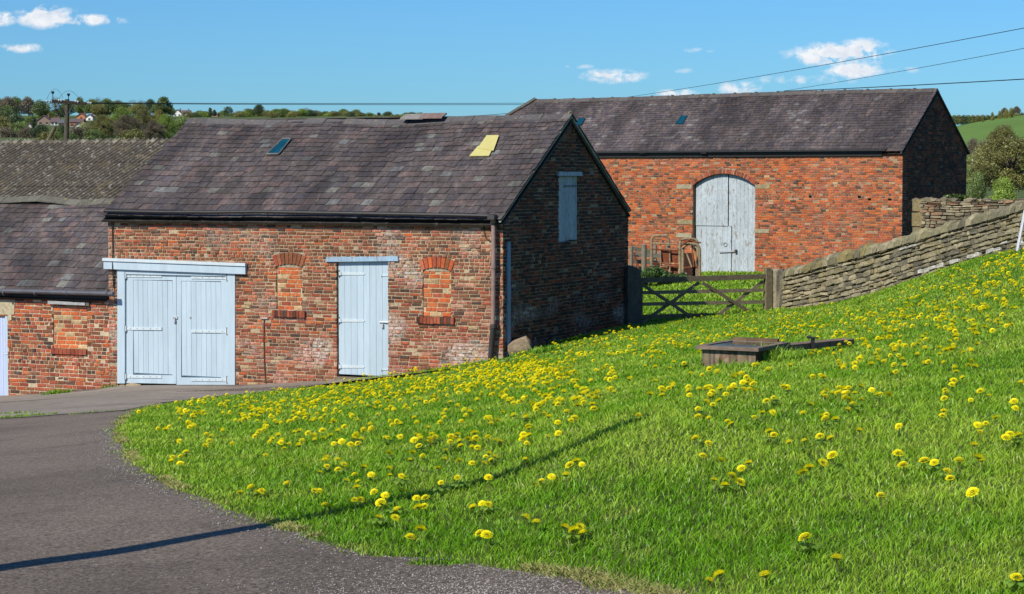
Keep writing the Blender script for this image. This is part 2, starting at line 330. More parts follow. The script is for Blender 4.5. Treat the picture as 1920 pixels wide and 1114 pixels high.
# ================================================================== BRICKWORK
def brick_wall(m, mp, ivals, z0, z1, pal, seed, ch=.083, bl=.235, depth=0.0, flip=False, rough=1.0, thick=.3, core=True, mort=(.36, .29, .20, 0), wob=.004, header_p=.2, mor=.011):
    """courses of separate bricks standing a few mm proud of a mortar bed"""
    rng = random.Random(seed); n = int(round((z1-z0)/ch)); ch = (z1-z0)/n
    for i in range(n):
        za, zb = z0+i*ch, z0+(i+1)*ch; zm = (za+zb)/2
        hdr = rng.random() < header_p; lb = bl*(.5 if hdr else 1)
        for (a, b) in ivals(zm):
            if b-a < .02: continue
            if core: m.slab([(a+.004, za), (b-.004, za), (b-.004, zb), (a+.004, zb)], depth+.008, depth+thick, mp, mort)
            u = a-rng.random()*lb*.9
            while u < b:
                l = lb*rng.uniform(.88, 1.1) if not (not hdr and rng.random() < .12) else bl*.48
                ua, ub = max(a, u), min(b, u+l-mor); u += l
                if ub-ua < .025: continue
                c = pal((ua+ub)/2, zm, rng)
                if c is None: continue
                p = -rng.random()*.007*rough - (.012*rng.random() if rng.random() < .06*rough else 0) + (.012 if rng.random() < .05*rough else 0)
                j = lambda s=wob: rng.uniform(-s, s)*rough
                zb_, za_ = zb-mor*.5+j(.003), za+mor*.5+j(.003); d = depth+p; e = .006
                tl = j(.005)
                o = [(ua+j(.002), za_+j()), (ub+j(.002), za_+tl+j()), (ub+j(.002), zb_+tl+j()), (ua+j(.002), zb_+j())]
                cu = sum(q[0] for q in o)/4; cz = sum(q[1] for q in o)/4
                inn = [(q[0]+math.copysign(min(e*1.3, abs(q[0]-cu)*.5), cu-q[0]), q[1]+math.copysign(min(e, abs(q[1]-cz)*.5), cz-q[1])) for q in o]
                tw = j(.004)
                vs = [mp(inn[k][0], d+(tw if k in (1, 2) else 0)+j(.0015), inn[k][1]) for k in range(4)]+[mp(o[k][0], d+.007, o[k][1]) for k in range(4)]+[mp(o[k][0], depth+.05, o[k][1]) for k in range(4)]
                fs = [(0,1,2,3)]+[(k+4, (k+1)%4+4, (k+1)%4, k) for k in range(4)]+[(k+8, (k+1)%4+8, (k+1)%4+4, k+4) for k in range(4)]
                if flip: fs = [f[::-1] for f in fs]
                m.add(vs, fs, c)
def sub_int(iv, holes):
    out = list(iv)
    for (h0, h1) in holes:
        nx = []
        for a, b in out:
            if h1 <= a or h0 >= b: nx.append((a, b)); continue
            if h0 > a: nx.append((a, h0))
            if h1 < b: nx.append((h1, b))
        out = nx
    return out
def arch_half(R_, zc, z):                 # half width of a circle arc at height z
    d = R_*R_-(z-zc)**2; return math.sqrt(d) if d > 0 else 0
def arch_ring(m, mp, uc, zc, r0, r1, a0, a1, n, pal, seed, d0=-.004, d1=.2, flip=False):
    rng = random.Random(seed); g = .006/((r0+r1)/2)
    for k in range(n):
        A0 = a0+(a1-a0)*k/n+g; A1 = a0+(a1-a0)*(k+1)/n-g; rr = r1+rng.uniform(-.008, .008); dd = d0+rng.uniform(-.004, .003)
        P = lambda r, a: (uc+r*math.sin(a), zc+r*math.cos(a))
        q = [P(r0, A0), P(r0, A1), P(rr, A1), P(rr, A0)]
        m.slab(q, dd, d1, mp, pal(uc, zc, rng))
def C_(r, g, b): return s2l(r, g, b, .68)
def B_(r, g, b): return s2l(r, g, b, .84)
BROWN = [B_(150, 96, 66), B_(138, 86, 60), B_(162, 102, 72), B_(130, 82, 60), B_(156, 106, 76)]
UMBER = [B_(104, 76, 64), B_(92, 70, 60), B_(116, 84, 68)]
ORANG = [B_(204, 104, 58), B_(190, 96, 58), B_(210, 118, 70)]
ORB = [B_(212, 110, 56), B_(198, 100, 54), B_(206, 118, 66), B_(182, 94, 56)]
REDS = [B_(174, 90, 64), B_(184, 98, 70), B_(162, 82, 62), B_(190, 108, 80)]
PINK = [B_(188, 124, 98), B_(178, 110, 88), B_(200, 142, 114)]
BUFF = [B_(196, 168, 126), B_(182, 152, 114)]
def pick(rng, table, k=(.74, 1.12)):
    t = sum(w for w, _ in table); r = rng.random()*t
    for w, pal in table:
        r -= w
        if r <= 0: break
    c = rng.choice(pal); f = rng.uniform(k[0]+.08, k[1]-.02); return (c[0]*f, c[1]*f, c[2]*f, 0)
def pal_main(u, z, rng):
    n = mnoise.noise(Vector((u*.8, z*1.2, 3))); low = max(0, min(1, (-2.2-z)/1.6)); right = max(0, min(1, (u+4.8)/3.5))
    up = 1-low
    c = pick(rng, [(34*up+14, BROWN), (15*(.9-.35*low)+16*n, UMBER), (9*(1.2-right)+7*max(0, n), ORANG), (14+24*low+6*right, REDS), (5+12*right+12*low, PINK), (2.2, BUFF)], (.60, .98))
    wn = mnoise.noise(Vector((u*1.1+9, z*1.4, 8)))
    w_ = max(0, wn*1.8-.15)*(.45+.6*right+.3*low)+.03*right
    if z < -3.0: w_ += max(0, mnoise.noise(Vector((u*1.7, z*2.0, 1))))*.7
    return (c[0], c[1], c[2], min(.85, w_))
def pal_gable_shade(y, z, rng):  # brick tones darkened: the gable's shade is partly put into the colour
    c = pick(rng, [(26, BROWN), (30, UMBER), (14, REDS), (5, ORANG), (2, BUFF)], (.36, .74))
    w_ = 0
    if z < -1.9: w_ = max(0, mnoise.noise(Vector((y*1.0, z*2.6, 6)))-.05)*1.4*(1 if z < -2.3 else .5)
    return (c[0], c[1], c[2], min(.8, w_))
def pal_left(u, z, rng):
    n = mnoise.noise(Vector((u*1.3, z*1.3, 30)))
    c = pick(rng, [(22, REDS), (10+18*max(0, -n), UMBER), (12+14*max(0, n), ORANG), (16, BROWN), (5, PINK)], (.7, 1.0))
    return (c[0], c[1], c[2], max(0, mnoise.noise(Vector((u*2, z*3, 4))))*.3 if z < -3.9 else 0)
def pal_barn(u, z, rng):
    n = mnoise.noise(Vector((u*.5, z*.9, 12))); n2 = mnoise.noise(Vector((u*.25+4, z*.4, 2)))
    c = pick(rng, [(46+14*n, ORB), (13, REDS), (24-10*n, BROWN), (5-9*n2, UMBER), (3, PINK), (2, BUFF)], (.72, 1.06))
    return (c[0], c[1], c[2], max(0, n2)*.15)
def pal_infill(u, z, rng): return pick(rng, [(40, ORANG), (14, BUFF), (12, REDS), (12, BROWN)], (.8, 1.15))
def pal_arch(u, z, rng): return pick(rng, [(16, REDS), (10, ORANG), (14, BROWN)], (.80, 1.08))
def pal_sill(u, z, rng): return pick(rng, [(30, REDS), (14, UMBER)], (.45, .8))

# ---------------------------------------------------------------- doors, roofs, gutters
PAINT = s2l(174, 192, 203); PAINTL = s2l(190, 203, 208); OLDP = s2l(176, 186, 191)
def boards(m, mp, uv0, uv1, ztop, zbot, d, n, rng, col=PAINT, th=.025, gap=.005, top=None):
    """vertical boards between u0..u1; ztop/zbot are functions of u"""
    for k in range(n):
        a = uv0+(uv1-uv0)*k/n+gap*.5; b = uv0+(uv1-uv0)*(k+1)/n-gap*.5; f = rng.uniform(.95, 1.04); dd = d+rng.uniform(-.0015, .0015)
        c = (col[0]*f, col[1]*f, col[2]*f, 0); mid = (a+b)/2
        q = [(a, zbot(a)), (b, zbot(b)), (b, ztop(b)), (a, ztop(a))]
        if top: q = [(a, zbot(a)), (b, zbot(b)), (b, ztop(b)), (mid, ztop(mid)), (a, ztop(a))]
        if len(q) == 4: m.slab(q, dd, dd+th, mp, c)
        else:
            vs = [mp(u, dd, z) for u, z in q]+[mp(u, dd+th, z) for u, z in q]
            m.add(vs, [(0,1,2,3,4), (9,8,7,6,5)]+[(i+5, (i+1)%5+5, (i+1)%5, i) for i in range(5)], c)
def slate_roof(m, x0, x1, ye, ze, yr, zr, rows, wid, seed, pal, thick=.009, x0f=None, x1f=None, sag=None, holes=(), big=1.25):
    """individual slates from eaves to ridge; front pitch (ye,ze) -> (yr,zr)"""
    rng = random.Random(seed); Ls = math.hypot(yr-ye, zr-ze); ty, tz = (yr-ye)/Ls, (zr-ze)/Ls; ny, nz = -tz, ty
    if ny*0+nz < 0: ny, nz = -ny, -nz
    s = 0; k = 0; tot = sum(big+(1/big-big)*i/(rows-1) for i in range(rows)); unit = Ls/tot
    while k < rows:
        g = unit*(big+(1/big-big)*k/(rows-1)); s1 = s+g*1.6
        a0 = x0f(s/Ls) if x0f else x0; a1 = x1f(s/Ls) if x1f else x1
        wk = wid*(big+(1/big-big)*k/(rows-1))**.7
        x = a0-(.5 if k % 2 else 0)*wk
        while x < a1:
            w_ = wk*rng.uniform(.8, 1.2); xa, xb = max(x, a0), min(x+w_-.008, a1); x += w_
            if xb-xa < .04: continue
            xm = (xa+xb)/2
            if any(h(xm, s+g*.5) for h in holes): continue
            j = lambda q: rng.uniform(-q, q)
            lift = .022+rng.random()*.009; base = .004; sk = j(.011); st = s-j(.009)
            if rng.random() < .04: st -= rng.uniform(.015, .05); sk *= 2.2
            sg = lambda x_, s_: sag(x_, s_/Ls) if sag else 0
            def P(x_, s_, h): return (x_, ye+ty*s_+ny*h, ze+tz*s_+nz*h+sg(x_, s_))
            ss1 = min(s1, Ls)
            q = [(xa, st+sk, lift), (xb, st-sk, lift+j(.003)), (xb, ss1, base), (xa, ss1, base)]
            c = pal(xm, s/Ls, rng)
            m.hexa([P(a, b, h) for a, b, h in q]+[P(a, b, h-thick) for a, b, h in q], c)
        s += g; k += 1
    P0 = [(x0f(0) if x0f else x0, 0), (x1f(0) if x1f else x1, 0), (x1f(1) if x1f else x1, Ls), (x0f(1) if x0f else x0, Ls)]
    def Q(x_, s_, h): return (x_, ye+ty*s_+ny*h, ze+tz*s_+nz*h)
    m.hexa([Q(a, b, -.095) for a, b in P0]+[Q(a, b, -.13) for a, b in P0], (.03, .025, .02, 0))
def pal_slate(u, s, rng):
    n = mnoise.noise(Vector((u*.7, s*1.2, 5)))
    t = [(40, [C_(96, 87, 85), C_(92, 84, 83), C_(100, 90, 87)]), (10+12*n, [C_(106, 90, 87), C_(110, 94, 90)]), (10-8*n, [C_(86, 80, 83), C_(80, 74, 76)]), (3.5, [C_(122, 120, 112), C_(112, 112, 110)])]
    return pick(rng, t, (.84, 1.10))
def pal_slate2(u, s, rng):
    n = mnoise.noise(Vector((u*.4, s*1.5, 9)))
    t = [(40, [C_(96, 87, 86), C_(90, 82, 83)]), (12+10*n, [C_(105, 92, 89)]), (8, [C_(80, 74, 79)]), (3, [C_(120, 116, 114)])]
    return pick(rng, t, (.82, 1.1))
def ridge_tiles(m, x0, x1, y, z, l, seed, lap=.012, wing=.16, slope=.62, sag=None, col=C_(112, 108, 108), split=None):
    rng = random.Random(seed); x = x0
    while x < x1-.05:
        b = min(x+l*rng.uniform(.94, 1.05), x1); dz = rng.uniform(-.008, .010); f = rng.uniform(.75, 1.15); c = (col[0]*f, col[1]*f, col[2]*f, 0)
        za = z+dz+(sag(x) if sag else 0); zb = z+dz+rng.uniform(-.006, .006)+(sag(b) if sag else 0); t = .022
        for s in (-1, 1):
            q = lambda x_, zt, o: [(x_, y, zt+.03-o), (x_, y+s*wing, zt+.03-wing*slope-o)]
            A0, A1 = q(x, za, 0); B0, B1 = q(b-.006, zb, 0); a0, a1 = q(x, za, t); b0, b1 = q(b-.006, zb, t)
            m.hexa([A1, B1, B0, A0, a1, b1, b0, a0], c)
        x = b
def gutter(m, pts, r=.055, col=(.02, .02, .022, 0)):
    m.tube(pts, r, 10, col)

# ================================================================== MAIN BRICK OUTBUILDING
A0 = at(943, 672, 38); FM = Frame(A0.x, A0.y, 25.3)
XL, DW, ZE, ZR = -8.55, 5.91, -.70, 1.13
fm = lambda u, d, z: (u, d, z)
gm_ = lambda u, d, z: (-d, u, z)
main = empty('brick_outbuilding', (FM.o.x, FM.o.y, 0), -FM.b, 'red and brown brick outbuilding with slate roof, double garage doors and shaded gable', 'outbuilding')
rng = random.Random(1)
P = FM.py
def pq(fr, pts, c=0.0): return [fr.py(a, b, c) for a, b in pts]
gu0, gu1 = P(220, 620)[0], P(441, 620)[0]; gzt = P(330, 492)[1]; gzb = -4.25
du0, du1 = P(631, 600)[0], P(727.5, 600)[0]; dzt = P(680, 489)[1]; dzb = P(680, 705)[1]
wins = []
for (ix0, ix1, iy0, iy1, at_y) in ((518.5, 566, 499, 582, 473), (792.5, 845.6, 506, 594, 481)):
    wins.append((P(ix0, 540)[0], P(ix1, 540)[0], P((ix0+ix1)/2, iy1)[1], P((ix0+ix1)/2, iy0)[1], P((ix0+ix1)/2, at_y)[1]))
def main_iv(z):
    holes = []
    if z < gzt: holes.append((gu0, gu1))
    if dzb-.08 < z < dzt: holes.append((du0, du1))
    for (a, b, zb, zs, zt) in wins:
        if zb < z < zs: holes.append((a, b))
        elif zs <= z < zt+.0:
            k = (z-zs)/(zt-zs); e = .02+.05*k; holes.append((a-e, b+e))
    return sub_int([(XL, -.0)], holes)
m = MB(); brick_wall(m, fm, main_iv, -4.35, ZE-.02, pal_main, 11, ch=.064, bl=.205, mor=.0155, mort=(.40, .31, .20, 0))
for wi, (a, b, zb, zs, zt) in enumerate(wins):      # flat arches over the bricked-up windows
    uc = (a+b)/2; hw = (b-a)/2; rise = .055; Rr = (hw*hw+rise*rise)/(2*rise); zc = zs-.01+rise*0-(Rr-rise); an = math.asin(min(1, (hw+.012)/Rr))
    arch_ring(m, fm, uc, zc, Rr, Rr+(zt-zs)-.05, -an, an, 8, pal_arch, 40+wi, -.012)
    m.slab([(a-.07, zs-.03), (b+.07, zs-.03), (b+.07, zt), (a-.07, zt)], .014, .2, fm, (.36, .29, .20, 0))
m.build('front_wall', M['brick'], main)
for wi, (a, b, zb, zs, zt) in enumerate(wins):
    uc = (a+b)/2; m = MB()
    brick_wall(m, fm, lambda z: [(a+.012, b-.012)], zb, zs+.005, pal_infill, 50+wi, depth=.022, bl=.225, header_p=0, mort=(.50, .40, .24, 0), mor=.014, rough=.6)
    m.slab([(a, zb), (b, zb), (b, zs+.03), (a, zs+.03)], .029, .1, fm, (.50, .40, .24, 0))
    blk = m.build('blocked_window', M['brick'], main)
    blk['label'] = ['bricked-up window of orange brick beside the garage doors', 'bricked-up window of orange and buff brick beside the downpipe'][wi]
    m = MB(); n = 11; y0, y1 = ((512, 574), (782.6, 853))[wi]; s0, s1 = P(y0, 590)[0], P(y1, 600)[0]; r2 = random.Random(wi)
    for k in range(n):
        q0 = s0+(s1-s0)*k/n+.004; q1 = s0+(s1-s0)*(k+1)/n-.004; dz = r2.uniform(-.006, .006)
        m.box(q0, q1, -.05+r2.uniform(-.004, .004), .02, zb-.125+dz, zb-.005+dz, pal_sill(0, 0, r2))
    m.box(s0+.01, s1-.01, -.035, .02, zb-.115, zb-.012, (.2, .15, .1, 0))
    m.build('sill', M['brick'], blk)
# gable
def gable_iv(z):
    if z < ZE: return [(0.012, DW)]
    k = (z-ZE)/(ZR-ZE); h = DW/2*(1-k); return [(DW/2-h+.0, DW/2+h)]
sh0, sh1 = FM.pxp(1048, 400)[0], FM.pxp(1085, 400)[0]; shb, sht = FM.pxp(1066, 454)[1], FM.pxp(1066, 330)[1]
def gable_iv2(z): return sub_int(gable_iv(z), [(sh0, sh1)] if shb < z < sht else [])
m = MB(); brick_wall(m, gm_, gable_iv2, -3.6, ZR-.02, pal_gable_shade, 21, ch=.064, bl=.205, mor=.013, mort=(.26, .205, .13, 0), rough=1.2)  # mortar darkened too, to deepen the shade on this side
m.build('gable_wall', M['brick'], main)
m = MB(); W_ = (.2, .12, .08, 0)
m.box(XL+.01, -.3, DW-.3, DW, -4.9, ZE-.05, W_); m.box(XL+.0, XL+.3, .31, DW-.31, -4.9, ZE-.05, W_)
m.add([(XL+.001, .02, ZE-.05), (XL+.001, DW-.02, ZE-.05), (XL+.001, DW/2, ZR-.08), (XL+.3, .02, ZE-.05), (XL+.3, DW-.02, ZE-.05), (XL+.3, DW/2, ZR-.08)], [(0,1,2), (5,4,3), (0,3,4,1), (1,4,5,2), (2,5,3,0)], W_)
m.build('rear_wall', M['brick'], main)
# shutter
m = MB(); r2 = random.Random(9)
boards(m, gm_, sh0+.005, sh1-.005, lambda u: sht-.01, lambda u: shb+.02+.02*math.sin(u*30), .03, 5, r2, OLDP)
m.slab([(sh0, shb), (sh1, shb), (sh1, sht), (sh0, sht)], .07, .09, gm_, (.02, .02, .02, 0))
sh = m.build('loft_shutter', M['oldpaint'], main)
m = MB(); l0, l1 = FM.pxp(1043.5, 327)[0], FM.pxp(1088, 327)[0]
m.slab([(l0, sht+.0), (l1, sht+.0), (l1-.02, sht+.075), (l0+.0, sht+.08)], -.05, .05, gm_, OLDP); m.build('lintel', M['oldpaint'], sh)
m = MB(); m.slab([(sh0+.28, sht-.20), (sh1-.01, sht-.20), (sh1-.01, sht-.185), (sh0+.28, sht-.185)], .014, .028, gm_, (.06, .05, .05, 0)); m.build('hinge', M['rust'], sh)
# garage doors
m = MB(); FR = lambda pts, d0, d1, c=PAINT, mm=None: (mm or m).slab(pq(FM, pts), d0, d1, fm, c)
FR([(220.5, 719), (234.5, 719), (234.5, 505), (220.5, 505)], -.012, .12); FR([(427.5, 728), (441, 728), (441, 511), (427.5, 511)], -.012, .12)
FR([(234.5, 514), (427.5, 518), (427.5, 511), (234.5, 505)], -.008, .12)
gf = m.build('garage_door_frame', M['paint'], main)
m = MB(); FR([(197.5, 504), (463, 514), (463, 499), (197.5, 489)], -.06, .1); FR([(196.5, 489), (464, 499), (464, 493.5), (196.5, 483.5)], -.085, .1, PAINTL)
gl_ = m.build('lintel_board', M['paint'], gf)
rng = random.Random(4)
for k, (x0, x1, bx0, bx1, yt, yb, pt, pb) in enumerate(((235.5, 328.6, 248, 322, 515, 718.5, 525, 703), (329.4, 426.5, 338, 413, 516.5, 725, 527, 708))):
    m = MB(); dl = .028
    yt2 = yt+1; yb2 = yb+1.5
    FR([(x0, yb), (bx0, yb), (bx0, yt), (x0, yt)], dl, dl+.045); FR([(bx1, yb2), (x1, yb2), (x1, yt2), (bx1, yt2)], dl, dl+.045)
    FR([(bx0, yb), (bx1, yb2), (bx1, pb+1), (bx0, pb)], dl+.001, dl+.045); FR([(bx0, pt), (bx1, pt+.8), (bx1, yt2), (bx0, yt)], dl+.001, dl+.045)
    a, b = P(bx0, 600)[0], P(bx1, 600)[0]; zt_, zb_ = P(bx0, pt)[1], P(bx1, pb)[1]
    boards(m, fm, a+.003, b-.003, lambda u: zt_-.004, lambda u: zb_+.004, dl+.008, 8, rng)
    m.slab([(P(x0, 600)[0]+.01, zb_-.02), (P(x1, 600)[0]-.01, zb_-.02), (P(x1, 600)[0]-.01, zt_), (P(x0, 600)[0]+.01, zt_)], dl+.04, dl+.06, fm, PAINT)
    lf = m.build('garage_door', M['paint'], main)
    lf['label'] = ['pale blue boarded garage door leaf with padlock hasp', 'pale blue boarded garage door leaf with small keyhole'][k]
    for (sy) in ((517, 616, 706), (520, 621, 712))[k]:
        m = MB(); s0, s1 = (235, 302) if k == 0 else (357.5, 425); e = .8 if k else .6
        FR([(s0, sy+2.8), (s1, sy+2.8+e), (s1, sy-2.8+e), (s0, sy-2.8)], dl-.012, dl, PAINTL)
        ex = s0-.5 if k == 0 else s1+.5
        u_, z_ = P(ex, sy); m.box(u_-.028, u_+.028, dl-.035, dl-.002, z_-.055, z_+.055, PAINTL); m.tube([(u_, dl-.03, z_-.07), (u_, dl-.03, z_+.07)], .012, 8, (.12, .12, .13, 0))
        for q in range(5):
            uu, zz = P(s0+(s1-s0)*(q+.7)/5.4, sy+e*.5); m.tube([(uu, dl-.012, zz), (uu, dl-.02, zz)], .008, 6, (.25, .27, .3, 0))
        m.build('strap_hinge', M['paint'], lf)
    if k == 0:
        m = MB(); u_, z_ = P(327, 597); m.box(u_-.025, u_+.06, dl-.02, dl+.004, z_-.01, z_+.035, (.3, .32, .34, 0)); m.box(u_-.028, u_+.022, dl-.05, dl-.018, z_-.075, z_-.012, (.35, .33, .28, 0))
        m.tube([(u_-.02, dl-.034, z_-.015), (u_-.02, dl-.034, z_+.02), (u_-.003, dl-.034, z_+.035), (u_+.014, dl-.034, z_+.02), (u_+.014, dl-.034, z_-.015)], .007, 6, (.5, .5, .5, 0))
        m.build('padlock', M['metal'], lf)
    else:
        m = MB(); u_, z_ = P(355, 595); m.tube([(u_, dl-.012, z_), (u_, dl+.002, z_)], .02, 10, (.3, .32, .32, 0)); m.build('keyhole_plate', M['metal'], lf)
m = MB(); m.box(gu0+.01, gu1-.01, .115, .16, -4.2, gzt, (.01, .01, .012, 0)); m.build('door_backing', M['blackmetal'], main)
# single door
dm = MB(); rng = random.Random(8); zl, zr_ = P(631, 701.5)[1], P(727, 706)[1]
boards(dm, fm, du0+.012, du1-.012, lambda u: dzt-.02, lambda u: zl+(zr_-zl)*(u-du0)/(du1-du0), .055, 8, rng)
dm.box(du0+.01, du1-.01, .082, .12, dzb-.0, dzt-.01, PAINT)
dr = dm.build('boarded_door', M['paint'], main); dr['label'] = 'pale blue boarded single door with three strap hinges and a bolt'
for sy in (513, 601, 687.5):
    m = MB(); u_, z_ = P(633, sy); u2, z2 = P(682, sy+1)
    m.add([(u_, .045, z_-.028), (u2-.03, .045, z2-.022), (u2, .045, z2), (u2-.03, .045, z2+.022), (u_, .045, z_+.028), (u_, .055, z_-.028), (u2-.03, .055, z2-.022), (u2, .055, z2), (u2-.03, .055, z2+.022), (u_, .055, z_+.028)],
          [(0,1,2,3,4), (9,8,7,6,5)]+[(i+5, (i+1)%5+5, (i+1)%5, i) for i in range(5)], s2l(190, 202, 206))
    m.tube([(u_+.004, .04, z_-.06), (u_+.004, .04, z_+.06)], .012, 8, (.1, .1, .1, 0)); m.box(u_-.0, u_+.05, .03, .044, z_-.035, z_+.035, s2l(190, 202, 206))
    m.build('strap_hinge', M['paint'], dr)
for sy in (516.5, 693):
    m = MB(); u_, z_ = P(712, sy); u2, _ = P(726.5, sy); m.box(u_, u2-.012, .042, .054, z_-.014, z_+.014, PAINTL); m.box(u_, u_+.02, .03, .054, z_-.02, z_+.02, PAINTL); m.build('bracket', M['paint'], dr)
m = MB(); u_, z_ = P(709.5, 604); u2, _ = P(727, 604); m.box(u_, u2, .036, .05, z_-.02, z_+.02, (.45, .48, .5, 0)); m.tube([(u_+.01, .028, z_), (u2+.02, .028, z_)], .012, 8, (.1, .1, .1, 0))
m.box(u_+.04, u_+.085, .012, .036, z_-.10, z_-.03, (.02, .02, .02, 0)); m.build('bolt', M['metal'], dr)
m = MB(); FR([(611.5, 491), (748, 489.5), (747, 480.5), (613, 482)], -.03, .12, s2l(150, 178, 200)); m.build('lintel', M['oldpaint'], main)
m = MB(); m.box(du0-.02, du1+.03, -.03, .12, dzb-.2, dzb-.035, C_(150, 135, 110)); m.build('door_step', M['stone'], main)
m = MB(); m.ico((*FM.py(252, 721), ), .01) if 0 else None
u_, z_ = P(246, 722); m.ico((u_, .06, z_-.02), .13, 2, .15, 2, C_(190, 170, 135), (1.4, .7, .5)); u_, z_ = P(208+20, 725); m.ico((u_, .06, z_-.03), .12, 2, .12, 3, C_(160, 145, 120), (1.0, .7, .8))
u_, z_ = P(290, 724); m.ico((u_, .09, z_-.05), .12, 2, .12, 5, C_(190, 170, 135), (2.6, .5, .35)); m.build('stone_footing', M['stone'], main)
# roof
EX = -.17; slope = (ZR-ZE)/(DW/2); ZEE = ZE+.02+EX*slope; ridge_y, ridge_z = DW/2, ZR+.03
sag = lambda x, s: -.062*s*math.sin(math.pi*min(1, max(0, (x-XL)/-XL)))+.012*math.sin(x*2.1)*s+.01*math.sin(x*1.3+s*3)
npl = Vector((0, -slope, 1)).normalized(); p_on = (0, EX, ZEE)
def roofpx(px, py):
    q = FM.plane(px, py, p_on, npl); return q.x, math.hypot(q.y-EX, q.z-ZEE)
k1 = [roofpx(*p) for p in ((531, 262), (547, 262), (524, 291), (501, 291))]; k2 = [roofpx(*p) for p in ((914, 257), (937, 257), (918, 295), (881, 295))]
def inpoly(q):
    def f(x, s):
        c = False
        for i in range(4):
            (xa, sa), (xb, sb) = q[i], q[i-1]
            if (sa > s) != (sb > s) and x < (xb-xa)*(s-sa)/(sb-sa)+xa: c = not c
        return c
    return f
m = MB(); slate_roof(m, XL-.06, .045, EX, ZEE, ridge_y, ridge_z, 20, .215, 3, pal_slate, sag=sag)
rf = m.build('roof', M['slate'], main)
m = MB(); slate_roof(m, XL-.06, .05, DW+.04, ZE-.02, ridge_y+.01, ridge_z, 10, .5, 3, pal_slate); 
# undercloak and verge mortar along the gable
for s in (0, 1):
    ya, yb = (EX+.02, DW/2) if s == 0 else (DW+.02, DW/2)
    za = ZE+(-.0)+(-.15)*slope if 1 else 0
    m.hexa([(-.02, ya, (ZEE if s == 0 else ZE)-.035), (.034, ya, (ZEE if s == 0 else ZE)-.035), (.034, yb, ZR-.03), (-.02, yb, ZR-.03), (-.02, ya, (ZEE if s == 0 else ZE)-.005), (.034, ya, (ZEE if s == 0 else ZE)-.005), (.034, yb, ZR+.02), (-.02, yb, ZR+.02)], s2l(150, 144, 118))
m.build('rear_roof', M['slate'], main)
m = MB(); ridge_tiles(m, XL-.08, -.95, DW/2, ridge_z+.0, .47, 2, sag=lambda x: sag(x, 1)); ridge_tiles(m, -.95, .06, DW/2, ridge_z+.005, .42, 3, sag=lambda x: sag(x, 1))
u_ = FM.py(760, 222, DW/2)[0]; u2 = FM.py(838, 222, DW/2)[0]
for (a, b, dz, c) in ((u_, u_+.5, .03, s2l(130, 126, 122)), (u_+.42, u2, .042, s2l(124, 104, 100))):
    m.hexa([(a, DW/2-.22, ridge_z-.06+dz), (b, DW/2-.22, ridge_z-.06+dz), (b, DW/2, ridge_z+.03+dz), (a, DW/2, ridge_z+.03+dz), (a, DW/2-.22, ridge_z-.085+dz), (b, DW/2-.22, ridge_z-.085+dz), (b, DW/2, ridge_z+dz), (a, DW/2, ridge_z+dz)], c)
m.ico((.0, DW/2, ridge_z+.03), .06, 1, .2, 4, C_(150, 140, 105)); m.build('ridge_tiles', M['ridge'], rf)
def onroof(q, h):
    Ls = math.hypot(ridge_y-EX, ridge_z-ZEE); ty, tz = (ridge_y-EX)/Ls, (ridge_z-ZEE)/Ls
    return [(x, EX+ty*s-tz*h, ZEE+tz*s+ty*h+sag(x, s/Ls)) for x, s in q]
m = MB(); q = [k1[3], k1[2], k1[1], k1[0]]; m.hexa(onroof(q, .052)+onroof(q, .03)); skl = m.build('skylight', M['darkglass'], rf); skl['label'] = 'small dark blue glass skylight in the slate roof'
m = MB(); fr_ = [(q[0], q[1]), (q[1], q[2]), (q[2], q[3]), (q[3], q[0])]
for (a, b), wd_ in zip(fr_, (.02, .012, .02, .012)):
    pa, pb_ = Vector(onroof([a], .052)[0]), Vector(onroof([b], .052)[0]); m.tube([pa, pb_], wd_, 6, s2l(120, 122, 118, .7))
m.build('frame', M['ridge'], skl)
m = MB()
mid = lambda a, b, t: (a[0]+(b[0]-a[0])*t, a[1]+(b[1]-a[1])*t)
La, Lb = mid(k2[3], k2[0], .5), mid(k2[2], k2[1], .36)
q = [k2[3], k2[2], Lb, La]; m.hexa(onroof(q, .050)+onroof(q, .036)); q = [(La[0]+.035, La[1]-.10), (Lb[0]+.06, Lb[1]-.10), k2[1], k2[0]]
m.hexa(onroof(q, .060)+onroof(q, .052)); m.build('roof_sheet', M['yellow'], rf)['label'] = 'pale yellow translucent sheet let into the slate roof'
# gutter, fascia shadow board, downpipe, cables
m = MB(); y_ = -.20; pts = [(P(px, py, y_)[0], y_, P(px, py, y_)[1]) for px, py in ((196, 395.5), (300, 397.5), (400, 398), (480, 397), (600, 399), (720, 401), (840, 403), (926, 405))]
gutter(m, pts, .036)
for px in range(225, 920, 46): u_, z_ = P(px, 400, y_); m.box(u_-.008, u_+.008, -.2, .0, z_-.045, z_-.035, (.03, .03, .03, 0)); m.box(u_-.008, u_+.008, -.2, -.19, z_-.05, z_+.02, (.03, .03, .03, 0))
m.build('gutter', M['blackmetal'], main)
m = MB(); m.box(XL-.02, -.02, -.06, .02, ZE-.10, ZE+.0, (.03, .022, .02, 0)); m.build('eaves_board', M['blackmetal'], main)
m = MB(); dp = .11; X = lambda px, py, d: (P(px, py, -d)[0], -d, P(px, py, -d)[1])
PK = C_(168, 140, 132)
m.tube([X(924, 404, .2), X(924, 409, .19), X(925.5, 420, dp), X(925.5, 500, dp), X(925, 560, dp), X(924.5, 612, dp)], .042, 12, PK)
m.tube([X(924.5, 608, dp), X(924, 622, dp), X(921.5, 650, dp), X(919, 684, dp)], .05, 12, (.03, .028, .028, 0))
u_, _, z_ = X(924, 404, .2); m.box(u_-.075, u_+.06, -.27, -.12, z_-.07, z_+.01, (.05, .045, .045, 0))
